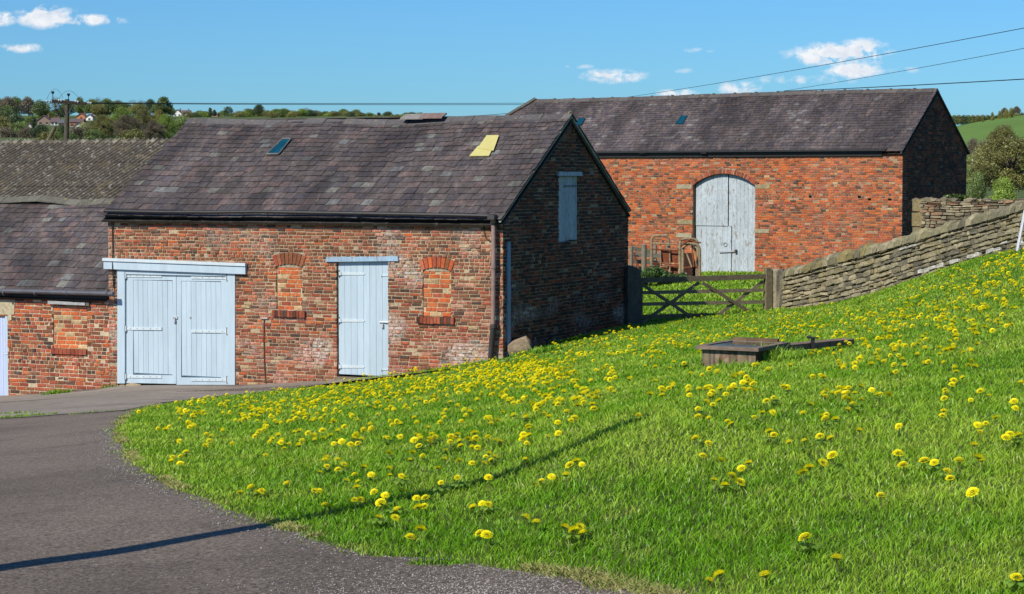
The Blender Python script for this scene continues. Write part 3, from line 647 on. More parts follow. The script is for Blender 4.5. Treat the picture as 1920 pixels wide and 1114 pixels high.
for py in (418, 500, 612): u_, _, z_ = X(925.3, py, dp); m.tube([(u_, -dp, z_-.03), (u_, -dp, z_+.03)], .056, 12, PK if py > 430 and py < 600 else (.05, .045, .045, 0)); m.box(u_-.07, u_+.07, -dp+.02, .0, z_-.02, z_+.02, (.06, .05, .05, 0))
m.build('downpipe', M['pipe'], main)
m = MB(); m.tube([X(907, 412, .012), X(907, 432, .012), X(911, 446, .012), X(918, 452, .012), X(934, 453, .03)], .009, 6); m.build('wall_cable', M['cable'], main); m = MB(); m.tube([X(214, 403, .02), X(211, 430, .02), X(211.5, 470, .02), X(211, 500, .07), X(213, 540, .02)], .011, 6); m.build('wall_cable', M['cable'], main); m = MB()
m.tube([X(209, 410, .015), X(212.5, 475, .02), X(215, 548, .02)], .006, 6); m.build('wall_cable', M['cable'], main); m = MB(); m.tube([X(200, 405.5, .03), X(300, 408, .03), X(420, 409.5, .04), X(520, 408.5, .03)], .008, 6, (.25, .25, .25, 0)); m.build('wall_cable', M['cable'], main)
m = MB(); m.tube([X(495, 598, .012), X(494.5, 640, .014), X(496, 690, .012), X(498, 719, .012)], .010, 6, (.12, .07, .05, 0)); m.tube([X(489, 597, .012), X(502, 597, .012)], .016, 6, (.5, .45, .4, 0)); m.build('rusty_conduit', M['rust'], main)
m = MB(); g0 = FM.pxp(949.5, 560)[0]; g1 = FM.pxp(955, 560)[0]; m.slab([(g0, FM.pxp(952, 662)[1]-.1), (g1, FM.pxp(952, 662)[1]-.1), (g1, FM.pxp(952, 454)[1]), (g0, FM.pxp(952, 454)[1])], -.03, .02, gm_, s2l(120, 145, 170)); m.build('corner_batten', M['paint'], main)

# ================================================================== LOW BRICK SHED TO THE LEFT (abuts the outbuilding)
left = empty('low_brick_shed', (FM.o.x, FM.o.y, 0), -FM.b, 'low brick shed with slate roof and grey gutter abutting the outbuilding at the left edge', 'shed')
LX0, LX1 = -14.5, XL; LE = -2.33
gdl = [P(a, b) for a, b in ((-25, 745), (15.5, 745), (15.5, 592), (-25, 592))]
bw0, bw1, bwb, bwt = P(99, 610)[0], P(163, 610)[0], P(130, 654)[1], P(130, 569)[1]
def left_iv(z):
    h = []
    if z < gdl[2][1]: h.append((gdl[0][0], gdl[1][0]))
    if bwb < z < bwt: h.append((bw0, bw1))
    iv = sub_int([(LX0, LX1+.0)], h)
    return iv
m = MB(); brick_wall(m, fm, left_iv, -4.75, LE-.02, pal_left, 31, mort=(.50, .41, .28, 0), ch=.077, bl=.225, mor=.015)
brick_wall(m, fm, lambda z: [(LX1, gu0)], -4.45, gzt-.01, pal_left, 32, mort=(.50, .41, .28, 0), ch=.077, bl=.225, mor=.015) if 0 else None
m.box(LX0, LX0+.3, .31, 4.6, -5.3, LE, W_); m.build('front_wall', M['brick'], left)
m = MB(); brick_wall(m, fm, lambda z: [(bw0+.01, bw1-.01)], bwb, bwt, pal_infill, 60, depth=.02, bl=.225, header_p=0, mort=(.50, .40, .24, 0), mor=.016, rough=.6)
m.slab([(bw0, bwb), (bw1, bwb), (bw1, bwt), (bw0, bwt)], .027, .1, fm, (.50, .40, .24, 0)); blk = m.build('blocked_window', M['brick'], left)
m = MB(); r2 = random.Random(3); s0, s1 = P(97, 660)[0], P(163.5, 660)[0]
for k in range(9):
    q0 = s0+(s1-s0)*k/9+.004; q1 = s0+(s1-s0)*(k+1)/9-.004; m.box(q0, q1, -.035, .05, bwb-.11+r2.uniform(-.005, .005), bwb-.004, pick(r2, [(1, REDS)], (.45, .75)))
m.box(s0+.01, s1-.01, -.025, .05, bwb-.105, bwb-.01, (.2, .15, .1, 0)); m.build('sill', M['brick'], blk)
m = MB(); m.slab(pq(FM, ((93.5, 569.5), (163, 572.5), (163, 567.5), (93.5, 563.5))), -.07, .05, fm, C_(190, 192, 192)); m.slab(pq(FM, ((146, 573), (170, 573.5), (169, 566), (147, 565.5))), -.05, .05, fm, C_(120, 116, 108)); m.build('lintel', M['ridge'], blk)
m = MB(); r2 = random.Random(5); boards(m, fm, gdl[0][0]+.02, gdl[1][0]-.03, lambda u: gdl[2][1]-.03, lambda u: gdl[0][1]+.03, .05, 8, r2, s2l(178, 190, 215))
m.slab([(gdl[1][0]-.06, gdl[0][1]), (gdl[1][0], gdl[0][1]), (gdl[1][0], gdl[2][1]), (gdl[1][0]-.06, gdl[2][1])], .01, .1, fm, PAINT); m.box(gdl[0][0]+.01, gdl[1][0]-.01, .09, .14, gdl[0][1]-.05, gdl[2][1], (.1, .1, .12, 0))
ld = m.build('boarded_door', M['paint'], left); m = MB(); u_, z_ = P(11.5, 668); m.box(u_-.02, u_+.02, .02, .05, z_-.06, z_+.06, (.3, .3, .3, 0)); m.tube([(u_-.04, .01, z_+.04), (u_+.02, .01, z_+.04)], .012, 6, (.1, .1, .1, 0)); m.build('latch', M['metal'], ld)
m = MB(); m.slab([P(-30, 592), P(17, 592), P(28, 590), P(28, 563), P(-30, 561)][0:0] or pq(FM, ((-30, 590), (27, 590), (28, 563), (-30, 560))), -.012, .1, fm, C_(214, 200, 165)); m.slab(pq(FM, ((15, 602), (22, 600), (22, 588), (15, 588))), -.01, .05, fm, C_(214, 200, 165)); m.build('stone_lintel', M['stone'], left)
LYE = -.14; Ls_ = .66; LRY = 2.55; n_ = Vector((0, -Ls_, 1)).normalized()
yr = 2.5; zr0 = FM.py(100, 376, yr)[1]; sl = (zr0-(LE-.02))/(yr-LYE)
m = MB(); slate_roof(m, LX0-.1, LX1-.005, LYE, LE-.02, yr, zr0, 17, .215, 6, pal_slate, sag=lambda x, s: .018*math.sin(x*1.7)*s)
lr = m.build('roof', M['slate'], left)
m = MB(); m.hexa([(LX0-.1, 5.1, LE-.3), (LX1-.01, 5.1, LE-.3), (LX1-.01, yr+.01, zr0-.02), (LX0-.1, yr+.01, zr0-.02), (LX0-.1, 5.1, LE-.36), (LX1-.01, 5.1, LE-.36), (LX1-.01, yr+.01, zr0-.09), (LX0-.1, yr+.01, zr0-.09)], C_(98, 84, 90)); m.build('rear_roof', M['slate'], left)
m = MB(); ridge_tiles(m, LX0-.1, LX1-.01, yr, zr0+.03, .33, 8, wing=.17, slope=.6, sag=lambda x: .035*math.sin(x*1.9)+.015*math.sin(x*4.1), col=C_(122, 120, 108)); m.build('ridge_tiles', M['ridge'], lr)
m = MB(); y_ = -.2; pts = [(P(px, py, y_)[0], y_, P(px, py, y_)[1]) for px, py in ((-140, 543), (0, 545.5), (70, 547), (140, 549), (213, 551))]
m.tube(pts, .048, 10, C_(96, 98, 106)); 
for px in (8, 67, 126, 202): u_, z_ = P(px, 549, y_); m.tube([(u_-.015, y_, z_+.0), (u_+.015, y_, z_+.0)], .056, 10, C_(90, 92, 100)); m.box(u_-.008, u_+.008, -.19, .0, z_-.07, z_-.055, (.05, .05, .05, 0))
m.build('gutter', M['pipe'], left)
m = MB(); m.box(LX0, LX1, -.05, .02, LE-.08, LE+.0, (.04, .03, .025, 0)); m.build('eaves_board', M['blackmetal'], left)

# ================================================================== CORRUGATED SHED BEHIND
csh = empty('corrugated_shed', (FM.o.x, FM.o.y, 0), -FM.b, 'wide shed with mottled grey corrugated roof behind the low brick shed', 'shed')
yc0, yc1 = 5.2, 11.5; zc1 = FM.py(150, 264, yc1)[1]; zc0 = zc1-(yc1-yc0)*.385
m = MB(); x0, x1, step = -27.0, FM.py(620, 262, yc1)[0], .146/6; nx = int((x1-x0)/step)
rowsy = []; nsh = 4
for k in range(nsh):
    for e in (0, 1): rowsy.append((k+e*1.02)/nsh)
r2 = random.Random(2); b = 0
for k in range(nsh):
    ta, tb = k/nsh, min(1, (k+1.04)/nsh); lift = .0+.012*(nsh-k)*0
    base = len(m.v)
    for tt, hh in ((ta, .016), (tb, .0)):
        for i in range(nx+1):
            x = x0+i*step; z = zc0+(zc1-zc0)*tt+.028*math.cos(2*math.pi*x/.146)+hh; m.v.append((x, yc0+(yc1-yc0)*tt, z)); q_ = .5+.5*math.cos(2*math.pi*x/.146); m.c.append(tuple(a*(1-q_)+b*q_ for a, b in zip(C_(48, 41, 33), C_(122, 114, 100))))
    for i in range(nx): m.f.append((base+i, base+i+1, base+nx+2+i, base+nx+1+i)); m.mi.append(0)
cr = m.build('roof', M['asbestos'], csh, True)
m = MB(); r2 = random.Random(12)
x = x0
while x < x1:
    w_ = .146; c = r2.choice([C_(150, 144, 126), C_(120, 112, 96), C_(176, 168, 148), C_(100, 92, 80)])
    pts = [(x+w_*k/6, .03*math.cos(2*math.pi*(x+w_*k/6)/.146)) for k in range(7)]; o = r2.uniform(-.012, .012)
    for k in range(6):
        (xa, ha), (xb, hb) = pts[k], pts[k+1]
        m.hexa([(xa, yc1-.14, zc1-.04+ha*.6+o), (xb, yc1-.14, zc1-.04+hb*.6+o), (xb, yc1, zc1+.03+hb+o), (xa, yc1, zc1+.03+ha+o), (xa, yc1-.14, zc1-.08), (xb, yc1-.14, zc1-.08), (xb, yc1, zc1), (xa, yc1, zc1)], c)
    x += w_
m.build('ridge_capping', M['asbestos'], cr)
m = MB(); m.box(x0+.1, x1-.1, yc0+.1, yc0+.3, -6.5, zc0-.06, C_(120, 80, 60)); m.box(x0+.1, x1-.1, 2*yc1-yc0-.3, 2*yc1-yc0-.1, -8, zc0-.06, C_(120, 80, 60))
m.box(x1-.35, x1-.15, yc0+.3, 2*yc1-yc0-.3, -8, zc0-.08, C_(120, 80, 60)); m.build('wall', M['brick'], csh)
m = MB(); yb = 2*yc1-yc0; m.hexa([(x0, yc1+.01, zc1-.0), (x1, yc1+.01, zc1-.0), (x1, yb, zc0), (x0, yb, zc0), (x0, yc1+.01, zc1-.03), (x1, yc1+.01, zc1-.03), (x1, yb, zc0-.03), (x0, yb, zc0-.03)], C_(132, 124, 110)); m.build('rear_roof', M['asbestos'], csh)

# ================================================================== FAR BRICK BARN
B0 = at(1691, 430, 72); FB = Frame(B0.x, B0.y, 36.2); PB = FB.py
BXL, BW, BE, BR = -19.6, 5.16, .92, 2.95
barn = empty('brick_barn', (FB.o.x, FB.o.y, 0), -FB.b, 'long orange brick barn with slate roof and arched pale blue doors', 'barn')
bu0, bu1 = PB(1299.5, 430)[0], PB(1414.5, 430)[0]; bsp = PB(1360, 347)[1]; bcr = PB(1358, 325.5)[1]
hw = (bu1-bu0)/2; rise = bcr-bsp; RB = (hw*hw+rise*rise)/(2*rise); zcB = bcr-RB; ucB = (bu0+bu1)/2
def barn_hole(z, e=0.0):
    if z < bsp: return [(bu0-e, bu1+e)]
    h = arch_half(RB+e, zcB, z); return [(ucB-h, ucB+h)] if h > 0 and z < bcr+e else []
put = [PB(*p) for p in ((1519, 369), (1611, 369), (1630, 373), (1668, 373))]
def barn_iv(z):
    h = barn_hole(z, .02 if z < bsp else .165)
    for (u_, z_) in put:
        if abs(z-z_) < .05: h.append((u_-.06, u_+.06))
    return sub_int([(BXL, 0)], h)
m = MB(); brick_wall(m, fm, barn_iv, -4.4, BE-.02, pal_barn, 71, thick=.35, mort=(.34, .24, .15, 0), bl=.225, ch=.079, mor=.013)
aB = math.asin(min(1, hw/RB)); arch_ring(m, fm, ucB, zcB, RB, RB+.16, -aB-.03, aB+.03, 46, lambda u, z, r: pick(r, [(20, REDS), (10, BROWN), (6, PINK)], (.7, 1.0)), 72, -.012, .3)
m.slab([(ucB-hw-.12, bsp-.02), (ucB-hw, bsp-.02), (ucB-hw, bsp+.12), (ucB-hw-.12, bsp+.12)], .01, .3, fm, (.33, .24, .16, 0)); m.slab([(ucB+hw, bsp-.02), (ucB+hw+.12, bsp-.02), (ucB+hw+.12, bsp+.12), (ucB+hw, bsp+.12)], .01, .3, fm, (.33, .24, .16, 0))
for (u_, z_) in put: m.slab([(u_-.07, z_-.06), (u_+.07, z_-.06), (u_+.07, z_+.06), (u_-.07, z_+.06)], .12, .2, fm, (.01, .01, .01, 0))
nA = 40
for i in range(nA):       # mortar bed behind the arch ring, and its soffit
    a0_ = -aB-.03+(2*aB+.06)*i/nA; a1_ = -aB-.03+(2*aB+.06)*(i+1)/nA; Pp = lambda r, a: (ucB+r*math.sin(a), zcB+r*math.cos(a))
    m.slab([Pp(RB+.004, a0_), Pp(RB+.004, a1_), Pp(RB+.19, a1_), Pp(RB+.19, a0_)], .006, .35, fm, (.33, .24, .16, 0))
fw = m.build('front_wall', M['brick'], barn)
for (x0_, x1_, ya, yb_, cc) in ((1269, 1297, 346, 354, 0), (1270, 1300, 412, 420.5, 1), (1268, 1297, 437, 445, 0), (1415, 1444, 346, 354, 1), (1415, 1442, 429, 436.5, 0)):
    m = MB(); u0_, u1_ = PB(x0_, ya)[0], PB(x1_, ya)[0]
    u1_ = min(u1_, bu0-.02) if x0_ < 1350 else u1_; u0_ = max(u0_, bu1+.02) if x0_ > 1350 else u0_
    m.box(u0_, u1_, -.018, .2, PB(x0_, yb_)[1], PB(x0_, ya)[1], C_(176, 160, 122) if cc else C_(190, 178, 146)); m.build('stone_block', M['stone'], fw)
def bg_iv(z):
    if z < BE: return [(.02, BW)]
    k = (z-BE)/(BR-BE); h = BW/2*(1-k); return [(BW/2-h, BW/2+h)]
def pal_bg_shade(y, z, r): c = pick(r, [(20, BROWN), (30, UMBER), (14, REDS)], (.42, .78)); return c  # shade of the barn's unlit end painted into its brick tones
m = MB(); brick_wall(m, gm_, bg_iv, -4.2, BR-.02, pal_bg_shade, 73, mort=(.15, .12, .09, 0), rough=1.0)  # mortar darker than on the front, same painted shade
ap = FB.pxp(1763, 264); 
for pts in (((1763, 264), (1722, 345)), ((1763, 264), (1800, 345))):
    a, b = FB.pxp(*pts[0]), FB.pxp(*pts[1]); m.slab([(a[0]-.03, a[1]), (b[0]-.03, b[1]), (b[0]+.05, b[1]), (a[0]+.05, a[1])], -.014, .0, gm_, C_(92, 78, 66))
m.build('gable_wall', M['brick'], barn)
m = MB(); m.box(BXL, -.35, BW-.35, BW, -5, BE-.05, W_); m.box(BXL, BXL+.35, .36, BW-.36, -5, BE-.05, W_); m.build('rear_wall', M['brick'], barn)
# barn doors
m = MB(); rng = random.Random(17); dz0 = -3.62; dB = .16
zt = lambda u: zcB+arch_half(RB-.01, zcB, min(RB*.999+zcB, 0) if 0 else 0) if 0 else zcB+math.sqrt(max(0, (RB-.012)**2-(u-ucB)**2))
ftop = lambda u: max(bsp-.3, zt(u))
us1, us2 = PB(1361.5, 400)[0], PB(1367, 480)[0]; zsp = PB(1330, 424)[1]
boards(m, fm, bu0+.03, us1-.012, ftop, lambda u: zsp+.012, dB-.02, 6, rng, OLDP, top=True); ul = m.build('barn_door', M['oldpaint'], barn); ul['label'] = 'upper leaf of the weathered barn doors'
m = MB(); boards(m, fm, bu0+.03, us1-.03, lambda u: zsp-.012, lambda u: dz0, dB, 6, rng, OLDP); boards(m, fm, us1-.03, us2-.01, lambda u: PB(1360, 424.6)[1], lambda u: dz0, dB, 1, rng, OLDP)
u_, z_ = PB(1356, 459); m.tube([(u_+.07*math.cos(a*.7), dB-.012, z_+.07*math.sin(a*.7)) for a in range(10)], .01, 6, (.15, .15, .15, 0)); lo = m.build('barn_door', M['oldpaint'], barn); lo['label'] = 'lower left leaf of the weathered barn doors with ring handle'
m = MB(); boards(m, fm, us1+.012, bu1-.02, ftop, lambda u: PB(1360, 424)[1], dB+.005, 7, rng, OLDP, top=True); boards(m, fm, us2+.012, bu1-.02, lambda u: PB(1360, 424)[1], lambda u: dz0, dB+.005, 6, rng, OLDP); ro = m.build('barn_door', M['oldpaint'], barn); ro['label'] = 'tall right leaf of the weathered barn doors'
m = MB(); a, za = PB(1345.5, 472.5); b, zb = PB(1377, 471); m.slab([(a, za-.03), (b, zb-.03), (b, zb+.03), (a, za+.03)], dB-.05, dB-.0, fm, C_(200, 205, 210)); m.box(b-.05, b+.03, dB-.07, dB, zb-.07, zb+.05, (.06, .04, .03, 0)); m.build('latch_bar', M['oldpaint'], lo)
m = MB(); m.box(bu0-.02, bu1+.02, .22, .3, dz0-.5, bcr+.15, (.01, .01, .01, 0)); m.build('door_backing', M['blackmetal'], barn)
# barn roof
bs = (BR-BE)/(BW/2); bye = -.15; bze = BE+.02+bye*bs; brz = BR+.03
xrl = FB.py(1005, 190, BW/2)[0]
hipf = lambda s: BXL+(xrl-BXL)*s
bnp = Vector((0, -bs, 1)).normalized()
def broof(px, py): q = FB.plane(px, py, (0, bye, bze), bnp); return q.x, math.hypot(q.y-bye, q.z-bze)
s1_ = [broof(*p) for p in ((1086, 223.5), (1098, 223.5), (1091, 236), (1078, 236))]; s2_ = [broof(*p) for p in ((1278, 219), (1290, 219), (1281, 234), (1267, 234))]
m = MB(); slate_roof(m, BXL, .06, bye, bze, BW/2, brz, 25, .22, 13, pal_slate2, x0f=hipf, sag=lambda x, s: -.03*s*math.sin(x*.33)+.01*math.sin(x*1.1+2*s))
br_ = m.build('roof', M['slate'], barn)
m = MB(); m.hexa([(BXL, BW-bye, bze), (.06, BW-bye, bze), (.06, BW/2+.01, brz), (xrl, BW/2+.01, brz), (BXL, BW-bye, bze-.06), (.06, BW-bye, bze-.06), (.06, BW/2+.01, brz-.06), (xrl, BW/2+.01, brz-.06)], C_(100, 86, 92))
m.add([(BXL, bye, bze), (BXL, BW-bye, bze), (xrl, BW/2, brz), (BXL, bye, bze-.06), (BXL, BW-bye, bze-.06), (xrl, BW/2, brz-.06)], [(0,2,1), (3,4,5), (0,1,4,3)], C_(100, 86, 92))
for (ya, yb_) in ((bye, BW/2), (BW-bye, BW/2)):
    m.hexa([(-.02, ya, bze-.06), (.05, ya, bze-.06), (.05, yb_, brz-.07), (-.02, yb_, brz-.07), (-.02, ya, bze-.0), (.05, ya, bze-.0), (.05, yb_, brz), (-.02, yb_, brz)], C_(70, 62, 58))
m.build('rear_roof', M['slate'], barn)
m = MB(); ridge_tiles(m, xrl, .05, BW/2, brz+.02, .45, 18, wing=.17, slope=.75, sag=lambda x: -.03*math.sin(x*.33), col=C_(104, 98, 96))
x = xrl
while x < 0: m.tube([(x, BW/2-.06, brz+.03-.03*math.sin(x*.33)), (x, BW/2+.06, brz+.03-.03*math.sin(x*.33))], .045, 8, C_(110, 104, 100)); x += .9
for k in range(6):
    a = Vector((BXL, bye, bze)).lerp(Vector((xrl, BW/2, brz)), k/6); b = Vector((BXL, bye, bze)).lerp(Vector((xrl, BW/2, brz)), (k+.97)/6); m.tube([a+Vector((0, 0, .03)), b+Vector((0, 0, .05))], .09, 6, C_(104, 100, 92))
m.build('ridge_tiles', M['ridge'], br_)
def onb(q, h):
    Ls = math.hypot(BW/2-bye, brz-bze); ty, tz = (BW/2-bye)/Ls, (brz-bze)/Ls; return [(x, bye+ty*s-tz*h, bze+tz*s+ty*h) for x, s in q]
for q, lb in ((s1_, 'skylight near the hipped end of the barn roof'), (s2_, 'skylight near the middle of the barn roof')):
    m = MB(); q = [q[3], q[2], q[1], q[0]]; m.hexa(onb(q, .055)+onb(q, .03)); m.build('skylight', M['darkglass'], br_)['label'] = lb
m = MB(); xe_ = PB(1655, 282)[0]; m.box(BXL, xe_, -.07, .02, BE-.24, BE-.02, (.012, .01, .01, 0)); m.box(BXL, xe_+.2, -.2, -.08, BE-.075, BE-.01, (.03, .025, .022, 0)); m.build('gutter', M['blackmetal'], barn)
for o_ in (main, left, csh, barn): pass
# ================================================================== GATE, POSTS, STONE WALLS
WD = [C_(138, 126, 98), C_(126, 114, 90), C_(146, 134, 108)]
GL = at(1197, 600, 43.3); GR = at(1436, 585, 44.6)
gb = math.degrees(math.atan2(-(GR.y-GL.y), GR.x-GL.x)); FG = Frame(GL.x, GL.y, gb); GP = FG.py
gate = tag(empty('field_gate', (GL.x, GL.y, 0), -FG.b), 'weathered five-bar wooden field gate with crossed braces, half in shade', 'gate')
glen = GP(1434, 560)[0]
def gbar(name, a, b, h, d0, d1, col=None):
    ua, za = GP(*a); ub, zb = GP(*b); m = MB(); l = math.hypot(ub-ua, zb-za); nx_, nz_ = -(zb-za)/l*h, (ub-ua)/l*h; n = 6; c = col or random.Random(str(a)).choice(WD)
    for k in range(1): m.slab([(ua-nx_, za-nz_), (ub-nx_, zb-nz_), (ub+nx_, zb+nz_), (ua+nx_, za+nz_)], d0, d1, fm, c)
    return m.build(name, M['wood'], gate)
gbar('top_rail', (1197, 526), (1434, 518.5), .052, -.03, .03)
for ya, yb_ in ((549, 544), (570.5, 566), (593.5, 588.5)): gbar('rail', (1197, ya), (1434, yb_), .036, -.012, .012)
for k, (a, b) in enumerate((((1198, 530), (1308, 603)), ((1200, 609), (1312, 530)), ((1316, 530), (1418, 593)), ((1330, 604), (1432, 528)))):
    gbar('brace', a, b, .033, -.036+.0*k if k in (0, 2) else .014, -.014 if k in (0, 2) else .036)
m = MB(); u0_, z0_ = GP(1433.5, 591); u1_, z1_ = GP(1446, 504); m.slab([(u0_, z0_), (u1_, z0_), (u1_-.01, z1_), (u0_+.01, z1_+.03)], -.06, .06, fm, WD[0]); m.build('end_stile', M['wood'], gate)
m = MB(); m.slab([(.01, GP(1198, 608)[1]), (.08, GP(1198, 608)[1]), (.08, GP(1198, 520)[1]), (.01, GP(1198, 520)[1])], -.035, .035, fm, WD[1]); m.build('hinge_stile', M['wood'], gate)
def stonepost(name, quad, th, col, label, cat, lean=0, seed=1, rx=.0):
    """tall slab of stone with softened, uneven edges"""
    bm = bmesh.new(); x0, x1, z0, z1 = quad; nz_ = 14; vs = []
    o = empty_o = None; m = MB(); sec = [(-1, -1), (-.4, -1.05), (.4, -1.05), (1, -1), (1.04, 0), (1, 1), (0, 1.05), (-1, 1), (-1.04, 0)]; cx, hx = (x0+x1)/2, (x1-x0)/2; n = len(sec); b = []
    for i in range(nz_+1):
        f = i/nz_; z = z0+(z1-z0)*f
        for k, (a, c) in enumerate(sec):
            ns = mnoise.noise(Vector((a*1.2+seed*5, c*1.2, z*3)))*.022; sh_ = 1
            zz = z-(rx*(a > .2)*(f > .97))-(.03 if f > .97 and abs(a) > .9 else 0)
            m.v.append((cx+a*hx*(sh_)+ns, c*th/2+ns, zz+mnoise.noise(Vector((a*3, c*3, seed)))*.02*f)); m.c.append(col)
    for i in range(nz_):
        for k in range(n): k2 = (k+1) % n; m.f.append((i*n+k, i*n+k2, (i+1)*n+k2, (i+1)*n+k)); m.mi.append(0)
    m.f.append(tuple(nz_*n+k for k in range(n))); m.mi.append(0)
    o = m.build(name, M['stone'], smooth=False); o.location = (FG.o.x, FG.o.y, 0); o.rotation_euler = (0, 0, -FG.b); return tag(o, label, cat)
a, b = GP(1172, 560)[0], GP(1197, 560)[0]-.005; stonepost('stone_gatepost', (a, b, -3.2, GP(1184, 497)[1]), .22, C_(110, 104, 92), 'dark upright stone gatepost against the shaded gable corner', 'gatepost', seed=3, rx=.07)
a, b = GP(1447.5, 545)[0], GP(1465, 545)[0]; stonepost('stone_pillar', (a, b, -3.1, GP(1456, 503.5)[1]), .34, C_(176, 166, 140), 'pale upright stone pillar between the wooden gate and the sloping stone wall', 'pillar', seed=7)

def rubble_wall(name, pts, label, seed, hrow=(.055, .13), lrow=(.12, .36), coping=True, cols=None, white=(), thick=.34, group=None, moss=True, cop_h=(.17, .24)):
    """pts: list of (x, y, zbase, ztop) along the wall; courses follow the slope"""
    rng = random.Random(seed); P3 = [Vector((p[0], p[1])) for p in pts]; s = [0]
    for i in range(1, len(P3)): s.append(s[-1]+(P3[i]-P3[i-1]).length)
    Lw = s[-1]; S = np.array(s); XX = np.array([p[0] for p in pts]); YY = np.array([p[1] for p in pts]); ZB = np.array([p[2] for p in pts]); ZT = np.array([p[3] for p in pts])
    def mp(u, d, f):      # f = 0..1 up the wall
        uu = min(max(u, 0), Lw); x, y = np.interp(uu, S, XX), np.interp(uu, S, YY); e = .3
        dx = np.interp(min(uu+e, Lw), S, XX)-np.interp(max(uu-e, 0), S, XX); dy = np.interp(min(uu+e, Lw), S, YY)-np.interp(max(uu-e, 0), S, YY); l = math.hypot(dx, dy); dx /= l; dy /= l
        x += dx*(u-uu); y += dy*(u-uu); zb, zt = np.interp(uu, S, ZB), np.interp(uu, S, ZT); return (x-dy*d, y+dx*d, zb+(zt-zb)*f)
    cols = cols or [s2l(*c_, .98) for c_ in ((158, 148, 118), (142, 134, 108), (172, 160, 130), (128, 122, 102), (150, 138, 104), (164, 154, 126), (116, 110, 94))]
    m = MB(); H = float((ZT-ZB).mean()); f = -.12; top = 1.0
    n = int(Lw/.2)
    for i in range(n):
        a, b = Lw*i/n, Lw*(i+1)/n
        m.hexa([mp(a, .06, -.2), mp(b, .06, -.2), mp(b, .06, top-.02), mp(a, .06, top-.02), mp(a, thick-.06, -.2), mp(b, thick-.06, -.2), mp(b, thick-.06, top-.02), mp(a, thick-.06, top-.02)], (.06, .052, .04, 0))
    fr = f
    while fr < top-.01:
        h = rng.uniform(*hrow)/H*(1.35 if fr < .2 and rng.random() < .5 else 1); f1 = min(top, fr+h)
        if top-f1 < .03/H: f1 = top
        for side in (0, 1):
            u = -rng.random()*.1
            while u < Lw:
                l = rng.uniform(*lrow)*(1.0 if h*H > .07 else 1.2); a, b = max(0, u), min(Lw, u+l); u += l
                if b-a < .03: continue
                fa, fb = fr, f1; c = rng.choice(cols); k = rng.uniform(.72, 1.1)
                iw = False
                for (wu, wf) in white:
                    if a-.0 <= wu <= b and fa <= wf <= fb and side == 0: c = C_(226, 222, 208); k = 1; iw = True
                c = (c[0]*k, c[1]*k, c[2]*k, 0); subs = [(fa, fb)]
                if (fb-fa)*H > .085 and rng.random() < .14 and not iw: mid_ = fa+(fb-fa)*rng.uniform(.35, .65); subs = [(fa, mid_), (mid_, fb)]
                for (qa, qb) in subs:
                    g = .007; gf = .006/H; d = rng.uniform(-.022, .02); j = lambda q: rng.uniform(-q, q); wv = .016/H
                    cor = [(a+g+j(.008), qa+gf+j(wv)), (b-g+j(.008), qa+gf+j(wv)), (b-g+j(.008), qb-gf+j(wv)), (a+g+j(.008), qb-gf+j(wv))]
                    cu = (a+b)/2; cf = (qa+qb)/2; ring = []
                    for q in range(4):
                        p0, p1 = cor[q], cor[(q+1) % 4]
                        ring += [(p0[0]+(cu-p0[0])*.04, p0[1]+(cf-p0[1])*.12), (p0[0]*.6+p1[0]*.4, p0[1]*.6+p1[1]*.4+j(wv*.3))]
                    sg = -1 if side == 0 else 1; base = 0 if side == 0 else thick; D = lambda dd: base+sg*dd
                    e = .012; inner = [(p[0]+math.copysign(min(e, abs(cu-p[0])*.5), cu-p[0]), p[1]+math.copysign(min(e*.8/H, abs(cf-p[1])*.5), cf-p[1])) for p in ring]
                    vs = [mp(p[0], D(d+.006+j(.008)), p[1]) for p in inner]+[mp(p[0], D(d-.006), p[1]) for p in ring]+[mp(p[0], D(-.09), p[1]) for p in ring]
                    fs = [tuple(range(8))]+[(q+8, (q+1)%8+8, (q+1)%8, q) for q in range(8)]+[(q+16, (q+1)%8+16, (q+1)%8+8, q+8) for q in range(8)]
                    if side: fs = [f_[::-1] for f_ in fs]
                    m.add(vs, fs, c)
        fr = f1
    o = m.build(name, M['stone']); tag(o, label, 'stone wall')
    if coping:
        u = 0; cm = MB()
        while u < Lw:
            l = rng.choice([.14, .2, .24, .3, .36])*rng.uniform(.9, 1.1); h = rng.uniform(*cop_h); a, b = u+.011, min(Lw, u+l-.011); u += l
            if b-a < .05: continue
            c = rng.choice([s2l(160, 152, 116, .9), s2l(138, 132, 104, .9), s2l(124, 118, 96, .9), s2l(150, 138, 92, .9), s2l(166, 156, 126, .9)]); k = rng.uniform(.7, 1.0); c = (c[0]*k, c[1]*k, c[2]*k, 0)
            Hh = h/H; seg = 7; vs = []; w2 = thick/2+.03; us = [a, a+(b-a)*.18, a+(b-a)*.5, a+(b-a)*.82, b]; ks = [.72, .95, 1.04, .95, .72]; tilt = rng.uniform(-.02, .02)
            for ui, kk in zip(us, ks):
                for q in range(seg+1):
                    an = math.pi*q/seg; vs.append(mp(ui+tilt*math.sin(an), thick/2-w2*math.cos(an)*(.94+.06*kk)+rng.uniform(-.007, .007), 1.0-.015+Hh*kk*(abs(math.sin(an))**.6)+rng.uniform(-.006, .006)/H))
            fs = [(i*(seg+1)+q, (i+1)*(seg+1)+q, (i+1)*(seg+1)+q+1, i*(seg+1)+q+1) for i in range(4) for q in range(seg)]+[tuple(range(seg+1)), tuple(4*(seg+1)+q for q in range(seg, -1, -1))]
            cm.add(vs, fs, c)
        cm.build('coping', M['stone'], o)
    return o
